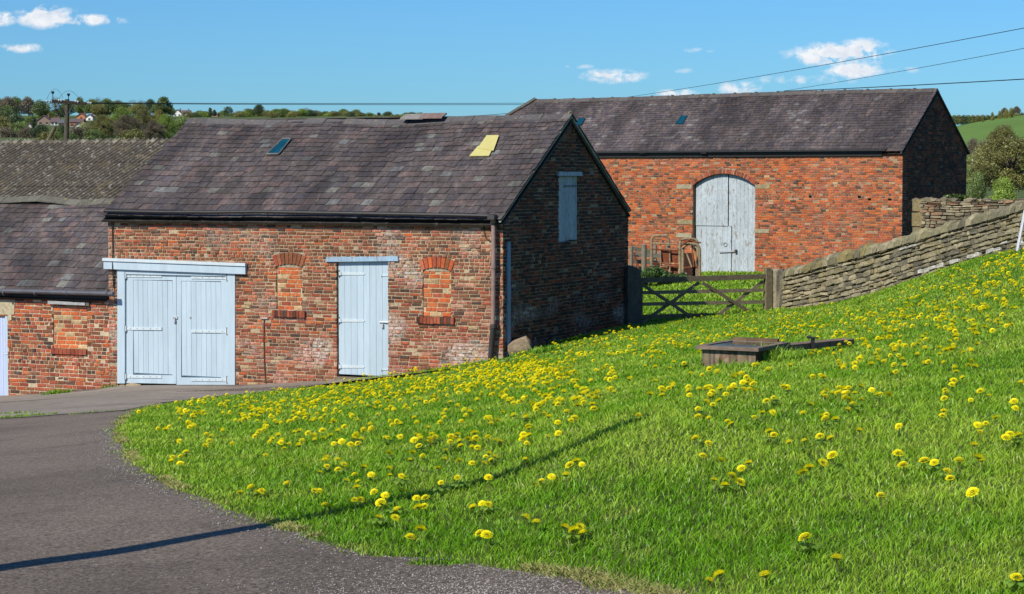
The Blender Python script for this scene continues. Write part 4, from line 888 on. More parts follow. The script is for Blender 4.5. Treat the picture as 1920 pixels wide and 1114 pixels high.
# wall along the bank: image columns of the foot and the top of the coursing
WB = [(1466, 584, 519), (1500, 577, 511.5), (1560, 564, 495), (1620, 550, 479), (1700, 528, 456), (1780, 504, 432), (1850, 483, 413), (1905, 468, 397), (1960, 452, 380), (2040, 428, 352)]
pts = []
for i, (px, pb, pt_) in enumerate(WB):
    Y = 44.4-(px-1466)/(1905-1466)*8.4; b = at(px, pb, Y); t_ = at(px, pt_, Y); pts.append((b.x, b.y, min(b.z, float(gz(b.x, b.y)))-.06, t_.z))
Sx = [0]
for i in range(1, len(pts)): Sx.append(Sx[-1]+math.hypot(pts[i][0]-pts[i-1][0], pts[i][1]-pts[i-1][1]))
def wpx(px, py):
    u = np.interp(px, [w_[0] for w_ in WB], Sx); pb = np.interp(px, [w_[0] for w_ in WB], [w_[1] for w_ in WB]); pt_ = np.interp(px, [w_[0] for w_ in WB], [w_[2] for w_ in WB]); return float(u), float((pb-py)/(pb-pt_))
white = [wpx(*p) for p in ((1722, 501), (1737, 497), (1752, 492), (1765, 488), (1782, 484), (1815, 475), (1833, 470), (1855, 465), (1873, 460), (1877, 450), (1907, 442), (1918, 450), (1690, 468), (1702, 465))]
rubble_wall('stone_field_wall', pts, 'dry stone wall with rounded coping climbing the grass bank, some stones whitened', 3, white=white)
# tumbledown rubble wall behind
RB_ = [(1717, 455, 377), (1760, 456, 376), (1800, 455, 378), (1840, 450, 376), (1900, 448, 373), (1980, 445, 371)]
pts = [];
for px, pb, pt_ in RB_:
    Y = 60-(px-1717)*.008; b = at(px, pb, Y); t_ = at(px, pt_, Y); pts.append((b.x, b.y, b.z-.3, t_.z))
o = rubble_wall('rubble_wall', pts, 'tumbledown cream rubble wall behind the sloping stone wall, beside the shaded barn gable', 9, hrow=(.05, .11), lrow=(.12, .4), coping=False, cols=[C_(176, 162, 132), C_(190, 174, 142), C_(160, 148, 122), C_(150, 138, 112), C_(196, 182, 150), C_(120, 108, 88), C_(186, 150, 118)], thick=.5)
m = MB(); r2 = random.Random(4); qx = at(1717, 400, 60)
for k in range(24): u = r2.random(); p = Vector(pts[0][:2]).lerp(Vector(pts[-1][:2]), u); m.ico((p.x, p.y+.2, pts[0][3]+.02), r2.uniform(.08, .16), 1, .25, k, C_(*(r2.choice([(170, 156, 126), (130, 120, 98)]))), (1.3, 1, .55))
m.build('loose_capstones', M['stone'], o)
m = MB(); m.box(qx.x-.06, qx.x+.34, qx.y-.07, qx.y+.2, at(1717, 396, 60).z, at(1717, 374, 60).z, C_(178, 160, 118)); m.box(qx.x-.07, qx.x+.55, qx.y-.09, qx.y+.2, at(1717, 424, 60).z, at(1717, 399, 60).z, C_(186, 164, 116)); m.box(qx.x-.05, qx.x+.3, qx.y-.08, qx.y+.2, at(1717, 450, 60).z, at(1717, 426, 60).z, C_(170, 154, 116)); m.build('quoin_stones', M['stone'], o)
# leaning metal pole at the wall
p0, p1 = hit(1907, 468), at(1922, 395, 35.7); p0 = at(1907, 469, 35.4); m = MB(); p0.z -= .03; m.tube([p0, p0.lerp(p1, .5), p1+(p1-p0)*.25], .028, 8, C_(150, 155, 168)); p2 = at(1932, 462, 35.3); top_ = p1+(p1-p0)*.2; m.tube([top_, p2], .022, 8, C_(150, 155, 168))
tag(m.build('metal_trestle_leg', M['metal']), 'thin grey metal legs leaning on the stone wall at the right edge', 'metal legs')

# ================================================================== TIMBER FENCE + CATTLE CRUSH IN FRONT OF THE BARN
fen = tag(empty('sleeper_fence', at(1195, 500, 71), 0), 'short fence of round posts and grey boards left of the rusty cattle crush', 'fence'); O_ = fen.location.copy()
def wb(px, py, Y): return at(px, py, Y)-O_
for (px0, px1, yt) in ((1180, 1187.5, 462), (1202.5, 1212.5, 458.5), (1225, 1232, 459), (1249, 1255, 459)):
    Y = 71+.0*(px0-1180)+(.6 if px0 > 1215 else 0); a, b = wb(px0, yt, Y), wb(px1, yt, Y); r = (b.x-a.x)/2; c = (a+b)/2; zb_ = float(gz(*(c+O_).xy))-O_.z-.3; m = MB()
    m.tube([(c.x, c.y, zb_), (c.x, c.y, c.z-.06), (c.x, c.y, c.z-.02), (c.x, c.y, c.z)], [r, r, r*1.04, r*.8], 12, C_(150, 140, 120)); m.build('post', M['wood'], fen)
for (a, b, c_) in (((1186, 466), (1224, 473), C_(168, 158, 130)), ((1186, 477), (1240, 480), C_(160, 152, 135)), ((1186, 490), (1240, 494), C_(150, 142, 120)), ((1186, 503), (1240, 506), C_(150, 142, 118))):
    m = MB(); h = .07; p, q = wb(*a, 71.25), wb(*b, 71.6); m.hexa([p+Vector((0, 0, -h)), q+Vector((0, 0, -h)), q+Vector((0, 0, h)), p+Vector((0, 0, h)), p+Vector((0, .06, -h)), q+Vector((0, .06, -h)), q+Vector((0, .06, h)), p+Vector((0, .06, h))], c_); m.build('board', M['wood'], fen)
m = MB(); p, q = wb(1188, 473, 70.9), wb(1199, 510, 70.8); m.tube([p, q], .035, 6, C_(130, 84, 66)); m.build('brace_bar', M['rust'], fen)
cru = tag(empty('cattle_crush', at(1250, 520, 68.5), 0), 'rusty steel cattle crush with hooped tube frames and sheet panels before the barn doors', 'cattle crush'); O_ = cru.location.copy()
TUB = C_(170, 152, 118); RUS = C_(140, 78, 50); RD = C_(80, 48, 36)
def hoop(x0, x1, ytop, ybot, Y0, Y1, r, name='hoop', col=TUB, rad=9):
    m = MB(); P_ = []
    P_ += [wb(x0, ybot, Y0)]
    for k in range(6): a = math.pi/2*k/5; P_.append(wb(x0+rad*(1-math.cos(a)), ytop+rad*(1-math.sin(a)), Y0))
    for k in range(6): a = math.pi/2*(1-k/5); P_.append(wb(x1-rad*(1-math.cos(a)), ytop+rad*(1-math.sin(a)), Y1))
    P_ += [wb(x1, ybot, Y1)]; m.tube(P_, r, 8, col); return m.build(name, M['rust'], cru)
hoop(1221.5, 1254, 442, 524, 69.0, 69.0, .036); hoop(1275, 1308, 448, 527, 68.3, 68.3, .042); hoop(1280.5, 1312, 457, 527, 67.8, 67.0, .045, rad=13)
def bar(a, b, Ya, Yb, r, col=RUS, name='bar'):
    m = MB(); m.tube([wb(*a, Ya), wb(*b, Yb)], r, 6, col); return m.build(name, M['rust'], cru)
for a, b in (((1221.5, 456), (1274, 459)), ((1221.5, 467), (1274, 470)), ((1221.5, 493), (1274, 497)), ((1238.5, 457), (1238.5, 522)), ((1256, 458), (1256, 524)), ((1221, 497), (1274, 500)), ((1272.5, 459), (1272.5, 526))): bar(a, b, 69, 68.8, .022, TUB if a[1] < 460 else RUS)
for a, b, c_ in (((1283, 502), (1310, 500), RUS), ((1287, 474), (1297, 501), TUB), ((1297, 455), (1301, 500), RUS), ((1304, 456), (1306, 527), TUB), ((1274, 450), (1312, 455), RUS), ((1276, 462), (1296, 448), RUS)): bar(a, b, 67.7, 67.5, .026, c_)
def sheet(x0, y0, x1, y1, Y, col, dx=0):
    m = MB(); a, b, c, d = wb(x0, y1, Y), wb(x1, y1+.6, Y-.05), wb(x1, y0+.6, Y-.05), wb(x0, y0, Y); e = Vector((0, .01, 0)); m.hexa([a, b, c, d, a+e, b+e, c+e, d+e], col); return m.build('sheet_panel', M['rust'], cru)
for q in ((1239.5, 468, 1255, 492), (1257, 470, 1272, 492.5), (1222.5, 498, 1238, 524), (1239.5, 501, 1252, 525), (1257, 500, 1272, 526)): sheet(*q, 69.0, RUS)
sheet(1281, 474, 1305, 527, 68.9, RD); sheet(1299.5, 467, 1305.5, 491, 67.6, C_(186, 130, 84))
m = MB(); p, q = wb(1308, 455, 67.2), wb(1312, 505, 67.2)
for (x, y) in ((1311, 455), (1309, 484), (1309, 502), (1311, 506)): c = wb(x, y, 67.3); m = MB(); m.box(c.x-.05, c.x+.05, c.y-.04, c.y+.04, c.z-.025, c.z+.025, RUS); m.build('latch_lug', M['rust'], cru)

# ================================================================== TROUGH, PLANK, STONES, POLE
Yt = 20.6; fl, frp = at(1309, 647, Yt+.25), at(1420, 653, Yt-.05); dirv = Vector((frp.x-fl.x, frp.y-fl.y)).normalized(); back = Vector((-dirv.y, dirv.x)); Lt = (Vector(fl.xy)-Vector(frp.xy)).length; zt_ = (fl.z+frp.z)/2
tr = tag(empty('water_trough', (fl.x, fl.y, 0), math.atan2(dirv.y, dirv.x)), 'low rusty metal water trough full of water, sunk in the grass bank', 'water trough'); Wt = .80; zb_ = zt_-.42
m = MB(); TC = C_(120, 92, 72); n = 24; 
for (xa, xb, ya, yb_) in ((0.03, Lt-.03, .03, .045), (.03, Lt-.03, Wt-.045, Wt-.03)):
    for k in range(n):
        a, b = xa+(xb-xa)*k/n, xa+(xb-xa)*(k+1)/n; r2 = random.Random(k*7+int(ya*100)); c = r2.choice([s2l(140, 120, 102, .8), s2l(122, 102, 86, .8), s2l(156, 136, 112, .8), s2l(108, 98, 82, .8), s2l(134, 120, 94, .8)]); m.box(a, b, ya+r2.uniform(-.0015, .0015), yb_, zb_-.2, zt_-.035, c)
m.box(.03, .045, .046, Wt-.046, zb_-.2, zt_-.036, TC); m.box(Lt-.045, Lt-.03, .046, Wt-.046, zb_-.2, zt_-.036, TC); m.build('tank', M['rust'], tr)
m = MB(); RC = s2l(134, 118, 104, .8)
for q in ((-.02, Lt+.02, -.02, .05), (-.02, Lt+.02, Wt-.05, Wt+.02), (-.02, .05, .051, Wt-.051), (Lt-.05, Lt+.02, .051, Wt-.051)): m.box(*q, zt_-.035, zt_, RC)
r2 = random.Random(3)
m.box(.04, Lt-.1, Wt-.03, Wt+.02, zt_+.001, zt_+.03, C_(120, 98, 74)); m.build('rim', M['rust'], tr)
m = MB(); m.box(.05, Lt-.05, .046, Wt-.046, zt_-.04, zt_-.006); m.build('water_surface', M['water'], tr)
a, b = at(1472, 643.5, 21.3), at(1602, 631.5, 22.6); m = MB(); d = (b-a).normalized(); n_ = Vector((d.y, -d.x, 0)).normalized()
c0 = at(1420, 650, 20.7); zz = .05
m.hexa([c0+Vector((0, 0, -.08)), b+Vector((0, 0, -.08)), b+Vector((0, 0, -.025)), c0+Vector((0, 0, -.012)), c0-n_*.13+Vector((0, 0, -.08)), b-n_*.13+Vector((0, 0, -.08)), b-n_*.13+Vector((0, 0, -.02)), c0-n_*.13+Vector((0, 0, -.006))], s2l(140, 118, 98, .8))
tag(m.build('rusty_beam', M['rust']), 'long rusty beam lying in the grass at the right end of the water trough', 'beam')
p = at(1524, 640, 21.7); m = MB(); m.box(p.x-.018, p.x+.018, p.y-.02, p.y+.02, p.z-.08, p.z+.03, (.03, .02, .02, 0)); m.box(p.x-.06, p.x+.05, p.y-.03, p.y+.03, p.z+.03, p.z+.042, (.05, .035, .03, 0)); m.tube([(p.x-.06, p.y, p.z+.045), (p.x-.02, p.y, p.z+.05)], .012, 6, (.05, .035, .03, 0)); tag(m.build('iron_bracket', M['blackmetal']), 'small dark T-shaped iron bracket standing on the rusty beam', 'bracket')
# boulder by the corner
q = at(973, 660, 38.25); m = MB(); gq = float(gz(q.x, q.y)); bm = bmesh.new(); bmesh.ops.create_cube(bm, size=1); bmesh.ops.subdivide_edges(bm, edges=bm.edges[:], cuts=5, use_grid_fill=True)
vs = []
for v in bm.verts:
    p = v.co.copy(); p = p.lerp(p.normalized()*.6, .45); ns = mnoise.noise(p*2.3+Vector((4, 1, 0)))*.12+mnoise.noise(p*6)*.04; p *= 1+ns
    x, z = p.x*.44, p.z*.28; an = .42; vs.append((q.x+x*math.cos(an)-z*math.sin(an), q.y+p.y*.35, gq+.13+x*math.sin(an)+z*math.cos(an)))
m.add(vs, [tuple(v.index for v in f.verts) for f in bm.faces], C_(170, 150, 122)); bm.free(); tag(m.build('boulder', M['stone']), 'tan boulder leaning at the foot of the brick corner', 'boulder')
q = hit(962, 681); m = MB(); m.ico((q.x, q.y, q.z+.02), .14, 2, .12, 6, C_(160, 146, 118), (1.5, 1, .35)); tag(m.build('flat_stone', M['stone']), 'small flat stone half buried in grass below the boulder', 'stone')
# pole whose shadow crosses the drive: stands outside the picture, towards the sun
tip = hit(1210, 785); Lh = Vector((L.x, L.y)).normalized(); hp = 6.6; bp_ = Vector((tip.x, tip.y))-Lh*((hp+.3)/math.tan(R(SUN_E))); zb_ = float(gz(bp_.x, bp_.y)); htop = tip.z+ (Vector((tip.x, tip.y))-bp_).length*math.tan(R(SUN_E))
m = MB(); m.tube([(bp_.x, bp_.y, zb_-.2), (bp_.x, bp_.y, htop)], [.09, .085], 14, C_(120, 112, 100)); m.tube([(bp_.x, bp_.y, htop-.02), (bp_.x, bp_.y, htop+.03)], .06, 12, C_(90, 90, 90))
tag(m.build('lamp_pole', M['wood']), 'slim pole left of the drive whose long shadow crosses tarmac and grass', 'pole')

# ================================================================== TELEGRAPH POLE, CABLES
Yp = 112; pb = at(124.5, 262, Yp); tp_ = empty('telegraph_pole', (pb.x, pb.y, float(gz(pb.x, pb.y)))); tag(tp_, 'wooden telegraph pole with braced crossarm and insulators rising behind the corrugated roof', 'telegraph pole'); O_ = tp_.location.copy()
q = lambda px, py, dy=0: at(px, py, Yp+dy)-O_
m = MB(); t_ = q(126, 186); m.tube([(q(124.5, 262).x, 0, -.2), q(124.5, 262), t_], [.17, .135, .115], 12, C_(96, 90, 76)); m.build('pole', M['wood'], tp_)
m = MB(); a, b = q(97, 190, -.12), q(160, 194.5, -.12); m.hexa([a+Vector((0, 0, -.09)), b+Vector((0, 0, -.09)), b+Vector((0, 0, .09)), a+Vector((0, 0, .09)), a+Vector((0, .12, -.09)), b+Vector((0, .12, -.09)), b+Vector((0, .12, .09)), a+Vector((0, .12, .09))], C_(62, 54, 42)); m.build('crossarm', M['wood'], tp_)
for a, b in (((109, 194), (123, 216)), ((139, 196), (127, 214))): m = MB(); m.tube([q(*a, -.1), q(*b, -.1)], .03, 6, (.05, .045, .04, 0)); m.build('arm_brace', M['blackmetal'], tp_)
for px, py in ((88, 190.5), (93.5, 191), (111, 188.5), (115, 189), (142, 190.5), (146, 191.5), (166, 193), (170, 194)):
    m = MB(); c = q(px, py, -.12); m.tube([c+Vector((0, 0, -.06)), c+Vector((0, 0, .0)), c+Vector((0, 0, .02)), c+Vector((0, 0, .07))], [.03, .06, .075, .035], 8, C_(170, 190, 180)); m.build('insulator', M['metal'], tp_)
for px, py, yb_ in ((99, 175, 190), (128.5, 179, 191)):
    m = MB(); c = q(px, py); m.tube([q(px, yb_), c+Vector((0, 0, -.05)), c+Vector((0, 0, .0)), c+Vector((0, 0, .10))], [.018, .02, .07, .085], 8, (.015, .015, .015, 0)); m.build('switch_head', M['blackmetal'], tp_)
m = MB()
for (x0, y0, xm, ym, x1, y1) in ((87, 188, 97, 167, 118, 183), (110, 186, 132, 170, 148, 186)):
    m.tube([q(x0+(x1-x0)*k/8, (1-k/8)**2*y0+2*(1-k/8)*k/8*(2*ym-(y0+y1)/2)+(k/8)**2*y1 if 1 else 0) for k in range(9)], .008, 5)
m.build('jumper_wire', M['cable'], tp_)
m = MB(); a, b = at(92, 260, 108), at(104, 236, 108); m.tube([a+(a-b)*3.2, a, b], [.11, .1, .085], 10, C_(120, 112, 84)); tag(m.build('leaning_stay_post', M['wood']), 'short leaning timber stay post left of the telegraph pole', 'post')
def wire(name, a, b, Ya, Yb, sag_, r, label, ext=.0):
    A, B = at(*a, Ya), at(*b, Yb); m = MB(); P_ = []
    for k in range(33): t2 = k/32; p = A.lerp(B, t2); p.z -= sag_*4*t2*(1-t2); P_.append(p)
    m.tube(P_, r, 5); return tag(m.build(name, M['cable']), label, 'overhead cable', 'overhead cables')
wire('overhead_cable', (168, 193), (1500, 188.5), 112, 185, .12, .017, 'upper long cable running right from the telegraph pole behind the roofs')
wire('overhead_cable', (160, 194), (1500, 192), 112.4, 185, .13, .017, 'lower long cable running right from the telegraph pole behind the roofs')
wire('overhead_cable', (94, 190), (-200, 221), 112, 78, .15, .012, 'top thin cable falling left from the telegraph pole crossarm')
wire('overhead_cable', (112, 190), (-200, 232), 112, 78, .15, .012, 'middle thin cable falling left from the telegraph pole crossarm')
wire('overhead_cable', (143, 192), (-200, 234), 112, 78, .15, .012, 'bottom thin cable falling left from the telegraph pole crossarm')
wire('overhead_cable', (1150, 186), (2400, -40), 170, 60, .2, .014, 'thin cable rising steeply to the upper right corner of the sky')
wire('overhead_cable', (1400, 181), (2400, -5), 170, 75, .2, .014, 'thin cable rising right across the clouds above the barn ridge')
wire('overhead_cable', (1470, 171), (2400, 118), 170, 95, .1, .030, 'thicker cable rising gently right just above the barn ridge')
wire('overhead_cable', (860, 219), (1100, 196), 150, 140, .1, .018, 'short stretch of cable meeting the hipped end of the barn roof')
wire('overhead_cable', (1840, -16), (2100, 26), 90, 70, .05, .016, 'short cable crossing the top right corner of the sky')

# ================================================================== TREES AND FAR HILLS
def leaf_quads(centers, rad, nper, size, rng, flat=.75, shell=.55):
    """numpy: many little two-sided leaf faces through a set of clumps"""
    V_, C2 = [], []
    for (cx, cy, cz, r), k in zip(centers, rad):
        n = int(nper*k); d = rng.normal(size=(n, 3)); d /= np.linalg.norm(d, axis=1)[:, None]; rr = (shell+(1-shell)*rng.random(n)**.7)*r*(1+.25*rng.normal(size=n)*.5); p = d*rr[:, None]*[1, 1, flat]+[cx, cy, cz]
        a = rng.normal(size=(n, 3)); a /= np.linalg.norm(a, axis=1)[:, None]; b = np.cross(a, rng.normal(size=(n, 3))); b /= np.linalg.norm(b, axis=1)[:, None]; s = size*(.6+.8*rng.random(n))[:, None]
        V_.append(np.stack([p-a*s, p-b*s*.55, p+a*s, p+b*s*.55], 1)); f = (.7+.6*rng.random(n))*rng.uniform(.75, 1.25); C2.append(f)
    return np.concatenate(V_).reshape(-1, 3), np.concatenate(C2)
def mesh_np(name, V_, F_, cols, mat):
    me = bpy.data.meshes.new(name); nv, nf, k = len(V_), len(F_), F_.shape[1]
    me.vertices.add(nv); me.vertices.foreach_set('co', V_.astype('f').ravel()); me.loops.add(nf*k); me.loops.foreach_set('vertex_index', F_.astype('i').ravel()); me.polygons.add(nf)
    me.polygons.foreach_set('loop_start', np.arange(0, nf*k, k, dtype='i')); me.polygons.foreach_set('loop_total', np.full(nf, k, 'i'))
    a = me.attributes.new('col', 'FLOAT_COLOR', 'POINT'); a.data.foreach_set('color', cols.astype('f').ravel()); me.materials.append(mat); me.update(calc_edges=True); return me
def make_tree(seed, nclump, nper, leaf, spread=(.5, .5), zr=(.35, .95), bare=.0, mat='leaf', limbs=7, crownr=.2, trunk_r=.022, shell=.5, flat=.75):
    """unit tree: height 1, crown radius about .5; returns (trunk mesh, crown mesh)"""
    rng = np.random.default_rng(seed); r2 = random.Random(seed); cen = []
    m = MB(); col = (1, 1, 1, 0); m.cur = (.09, .072, .052, 0)
    m.tube([(0, 0, -.05), (.004, 0, .12), (.01, .006, .3), (0, .01, .55)], [trunk_r*1.25, trunk_r, trunk_r*.8, trunk_r*.4], 7)
    for k in range(nclump):
        t_ = (k+.5)/nclump; z = zr[0]+(zr[1]-zr[0])*t_; zz = (z-zr[0])/(zr[1]-zr[0]); wr = spread[0]*math.sqrt(max(.04, 1-(2*zz-.85)**2*.85))*math.sqrt(r2.random()*.8+.2); an = k*2.399+r2.uniform(-.5, .5)
        r = crownr*r2.uniform(.65, 1.15); cen.append((math.cos(an)*wr*.78, math.sin(an)*wr*.78, z-.02, r))
        if k % max(1, nclump//limbs) == 0 or bare > 0:
            e = Vector(cen[-1][:3]); s = Vector((0, .005, .22+.35*zz)); mid_ = s.lerp(e, .5)+Vector((r2.uniform(-.03, .03), r2.uniform(-.03, .03), .03)); m.tube([s, mid_, e], [trunk_r*.55, trunk_r*.32, trunk_r*.10], 5)
            for _ in range(3): e2 = e+Vector((r2.uniform(-1, 1), r2.uniform(-1, 1), r2.uniform(-.3, 1)))*r*.9; m.tube([mid_.lerp(e, .6), e2], [trunk_r*.2, trunk_r*.05], 4, cap=False)
    V_, f = leaf_quads(cen, [c[3]/crownr for c in cen], nper, leaf, rng, flat, shell)
    n = len(f); cl = np.repeat(np.c_[f, f, f, np.zeros(n)], 4, 0); F_ = np.arange(n*4).reshape(-1, 4)
    crown = mesh_np('crown', V_, F_, cl, M[mat]); to = m.build('trunk', M['barkc']); tm = to.data; bpy.data.objects.remove(to); return tm, crown
M['barkc'] = pm('bark_attr', None, .95, (.6, 1.4), 6)
PROTO = {'round': make_tree(1, 26, 260, .022, mat='farleaf', crownr=.2), 'loose': make_tree(2, 22, 150, .022, mat='farleaf', crownr=.17, bare=1), 'tall': make_tree(3, 22, 260, .022, spread=(.3, .3), zr=(.2, .95), mat='farleaf', crownr=.15),
         'bush': make_tree(4, 24, 300, .026, spread=(.62, .5), zr=(.12, .82), mat='farleaf', crownr=.24), 'bare': make_tree(5, 26, 60, .014, mat='farleaf', crownr=.18, bare=1),
         'oak': make_tree(6, 46, 330, .013, spread=(.62, .6), zr=(.30, .96), mat='leaf', crownr=.15, bare=1, trunk_r=.032, shell=.35), 'big': make_tree(7, 60, 420, .012, spread=(.6, .5), zr=(.10, .92), mat='leaf', crownr=.15, bare=1, shell=.4)}
COLR = {'bright': (.23, .32, .05), 'mid': (.145, .20, .055), 'dark': (.075, .115, .048), 'olive': (.215, .21, .06), 'brown': (.17, .14, .09), 'yellow': (.27, .25, .05), 'pale': (.28, .28, .13)}
def tree(kind, cname, px, pyt, wpx, Y, label, cat='tree', name=None, group=None, hk=None, pyb=None):
    x = (px-960)/F*Y; zb = float(gz(x, Y)) if pyb is None else at(px, pyb, Y).z; zt2 = at(px, pyt, Y).z; h = max(2.0, (zt2-zb)/.98); wd = wpx/F*Y
    if wd > h*1.6: zb = zt2-wd/1.6; h = wd/1.6
    sxy = wd/({'round': 1.05, 'loose': 1.0, 'tall': .68, 'bush': 1.35, 'bare': 1.0, 'oak': 1.25, 'big': 1.25}[kind]); r2 = random.Random(int(px*7+Y))
    t = empty(name or {'round': 'broadleaf_tree', 'loose': 'broadleaf_tree', 'tall': 'tall_tree', 'bush': 'bush', 'bare': 'bare_tree', 'oak': 'oak_tree', 'big': 'broadleaf_tree'}[kind], (x, Y, zb), r2.random()*6.28, label, cat, group)
    tr_, cr_ = PROTO[kind]
    for nm, me in (('trunk', tr_), ('crown', cr_)):
        o = bpy.data.objects.new(nm, me); COL.objects.link(o); o.parent = t; o.scale = (sxy, sxy, h)
        if nm == 'crown': c = COLR[cname]; k = r2.uniform(.85, 1.15); o.color = (c[0]*k, c[1]*k, c[2]*k, 1)
    return t
EXTRA = [('round','olive',0,186,36,610,'olive tree crown against the sky at the very left edge'), ('round','dark',64,196,36,640,'dark green tree below the skyline left of the pole'), ('round','mid',14,200,50,500,'green tree above the dark thicket at left'),
 ('round','mid',130,192,40,620,'green skyline tree directly behind the telegraph pole'), ('round','bright',160,194,36,620,'lighter green tree right of the telegraph pole arm'), ('round','olive',188,196,40,590,'olive tree above the dark-roofed hillside houses'),
 ('round','mid',236,194,40,600,'green tree behind the bright clump, left part'), ('round','olive',262,194,40,590,'olive tree behind the bright clump, middle'), ('round','mid',298,196,34,600,'green tree between the dark and the tall skyline trees'), ('round','mid',322,202,26,620,'green tree just left of the white gabled house'),
 ('bush','mid',22,240,60,300,'green bush low at the left edge above the grey roof'), ('bush','olive',92,244,60,230,'olive scrub just above the roof left of the stay post'), ('bush','mid',132,246,50,235,'low green scrub at the foot of the telegraph pole'), ('bush','mid',60,216,36,520,'green shrub among the left hillside houses'), ('bush','dark',118,232,26,330,'dark shrub behind the pole foot')]
LT = [ # kind, colour, px, top, width, distance, label
 ('round','brown',-10,196,50,560,'brownish tree at the left edge of the hill skyline'),('round','brown',18,184,40,560,'brown-tinged tree on the skyline, first from the left'),
 ('round','mid',34,184,38,570,'green tree between two brownish trees on the left skyline'),('round','brown',56,184,36,560,'rounded brown tree left of the telegraph pole on the skyline'),
 ('round','mid',80,190,44,540,'green tree just left of the telegraph pole crossarm'),('round','bright',88,206,44,610,'bright green tree below the left end of the crossarm'),
 ('bare','brown',108,182,40,620,'thin bare tree behind the telegraph pole crossarm'),('round','dark',112,205,40,640,'dark tree behind the telegraph pole'),
 ('round','mid',152,184,24,610,'small dark green tree right of the crossarm'),('round','mid',176,188,42,600,'green tree above the hillside houses'),
 ('bare','brown',186,183,26,640,'bare brown treetop above the green skyline trees'),('round','mid',204,187,44,600,'broad green tree right of centre on the left skyline'),
 ('round','olive',222,190,36,610,'olive tree on the skyline right of the hillside houses'),('round','dark',196,200,40,640,'dark tree beside the white-gabled houses'),
 ('bare','brown',252,188,40,640,'leafless brown tree on the skyline behind the bright bushes'),('bare','brown',268,188,30,640,'grey-brown bare tree beside the dark skyline tree'),
 ('round','dark',284,188,32,620,'dark compact tree left of the tall pointed skyline tree'),('tall','mid',309,182,36,600,'tall leaning green tree standing highest on the left skyline'),
 ('bush','olive',5,216,60,330,'olive bush at the left edge below the hillside'),('bush','mid',40,226,60,360,'green bush below the two small white gables'),
 ('bush','dark',30,212,56,430,'dark leafy thicket above the left hedges'),('bush','bright',47,226,16,420,'small yellow-green bush among the hillside houses'),
 ('tall','dark',66,219,12,430,'small dark conifer left of the hillside houses'),('bush','brown',12,236,70,270,'brown hedge bush above the corrugated ridge at far left'),
 ('bush','brown',55,236,50,260,'reddish brown bush above the corrugated roof ridge'),('bush','dark',78,232,44,250,'dark green bush left of the leaning stay post'),
 ('bush','mid',108,238,34,240,'green bush between stay post and telegraph pole'),('bush','brown',145,236,44,240,'brown twiggy bush right of the telegraph pole'),
 ('bush','pale',160,228,34,260,'pale grey-green bush beside the grey roofs'),('big','olive',196,214,76,250,'large olive tree at the left of the roadside clump'),
 ('big','bright',232,202,70,290,'bright green tree rising in the middle of the clump'),('big','brown',240,216,72,240,'brown budding tree in front of the clump'),
 ('big','olive',272,204,60,300,'yellow-green tree right of the clump centre'),('big','yellow',300,206,44,310,'yellowish tree behind the bright green tree'),
 ('big','bright',312,214,56,240,'vivid green tree beside the main roof corner'),('big','brown',290,226,64,220,'grey-brown bushy tree below the vivid green tree'),
 ('bush','mid',345,216,50,330,'green bush at the tip of the main roof ridge'),('bush','mid',180,240,60,230,'low green bush in front of the olive tree'),
 ('bush','olive',250,240,90,215,'low olive scrub above the right end of the corrugated ridge')]+EXTRA
for k, c, px, t_, w_, Y, lb in LT: tree(k, c, px, t_, w_, Y*2.05, lb, 'bush' if k == 'bush' else 'tree', group='trees and bushes on the hillside')
r2 = random.Random(77); px = 352; i = 0; SPEC = {5: ('tall', 'dark', 202), 6: ('tall', 'dark', 206), 9: ('loose', 'dark', 200), 15: ('round', 'dark', 197), 26: ('bare', 'brown', 202), 36: ('loose', 'dark', 209), 39: ('bare', 'brown', 212), 42: ('tall', 'brown', 211)}
while px < 800:
    k, c, t_ = r2.choice([('round', 'mid'), ('round', 'mid'), ('bush', 'mid'), ('round', 'bright'), ('bush', 'olive'), ('round', 'dark'), ('loose', 'olive')]), None, 0; kk, c = k; t_ = 207+(5 if px > 680 else 0)+(3 if px < 420 else 0)+r2.uniform(-3, 4); w_ = r2.uniform(26, 36)
    lb = 'small green tree in the far tree belt above the main roof ridge'
    if i in SPEC: kk, c, t_ = SPEC[i]; w_ = 10 if kk == 'tall' else 24; lb = {5: 'slim dark conifer standing above the far tree belt', 6: 'shorter dark conifer beside the slim one in the far belt', 9: 'dark flat-topped tree standing above the far belt', 15: 'tallest dark round tree in the far belt', 26: 'bare brown tree above the right part of the far belt', 36: 'open dark tree near the raised ridge slates', 39: 'grey leafless tree near the raised ridge slates', 42: 'thin brown pointed tree nearest the raised ridge slates'}[i]
    tree(kk, c, px, t_, w_, 1330+r2.uniform(-60, 60), lb, 'tree', group='far belt of trees beyond the main roof'); px += r2.uniform(7, 10); i += 1
RT = [('oak','olive',1893,258,205,190,'spreading olive oak with dark trunk beyond the rubble wall'),('big','pale',1842,262,70,240,'pale yellow-green tree between the barn and the oak'),
 ('big','olive',1880,234,80,265,'olive tree behind the top of the spreading oak'),('bush','brown',1822,258,34,290,'small brown bush beside the barn gable at the field edge'),
 ('big','olive',1862,246,60,280,'bushy olive tree at the lower edge of the green field'),('bush','bright',1880,330,60,150,'bright green bush below the oak'),
 ('bush','mid',1832,320,44,170,'green bush next to the barn gable foot'),('big','olive',1950,240,90,250,'olive tree at the right edge behind the oak'),
 ('round','brown',1880,207,18,425,'small brown tree on the hilltop hedge'),('round','brown',1903,201,18,425,'taller brown tree on the hilltop hedge')]
for k, c, px, t_, w_, Y, lb in RT: tree(k, c, px, t_, w_, Y, lb, 'bush' if k == 'bush' else 'tree', group='trees beyond the barn')
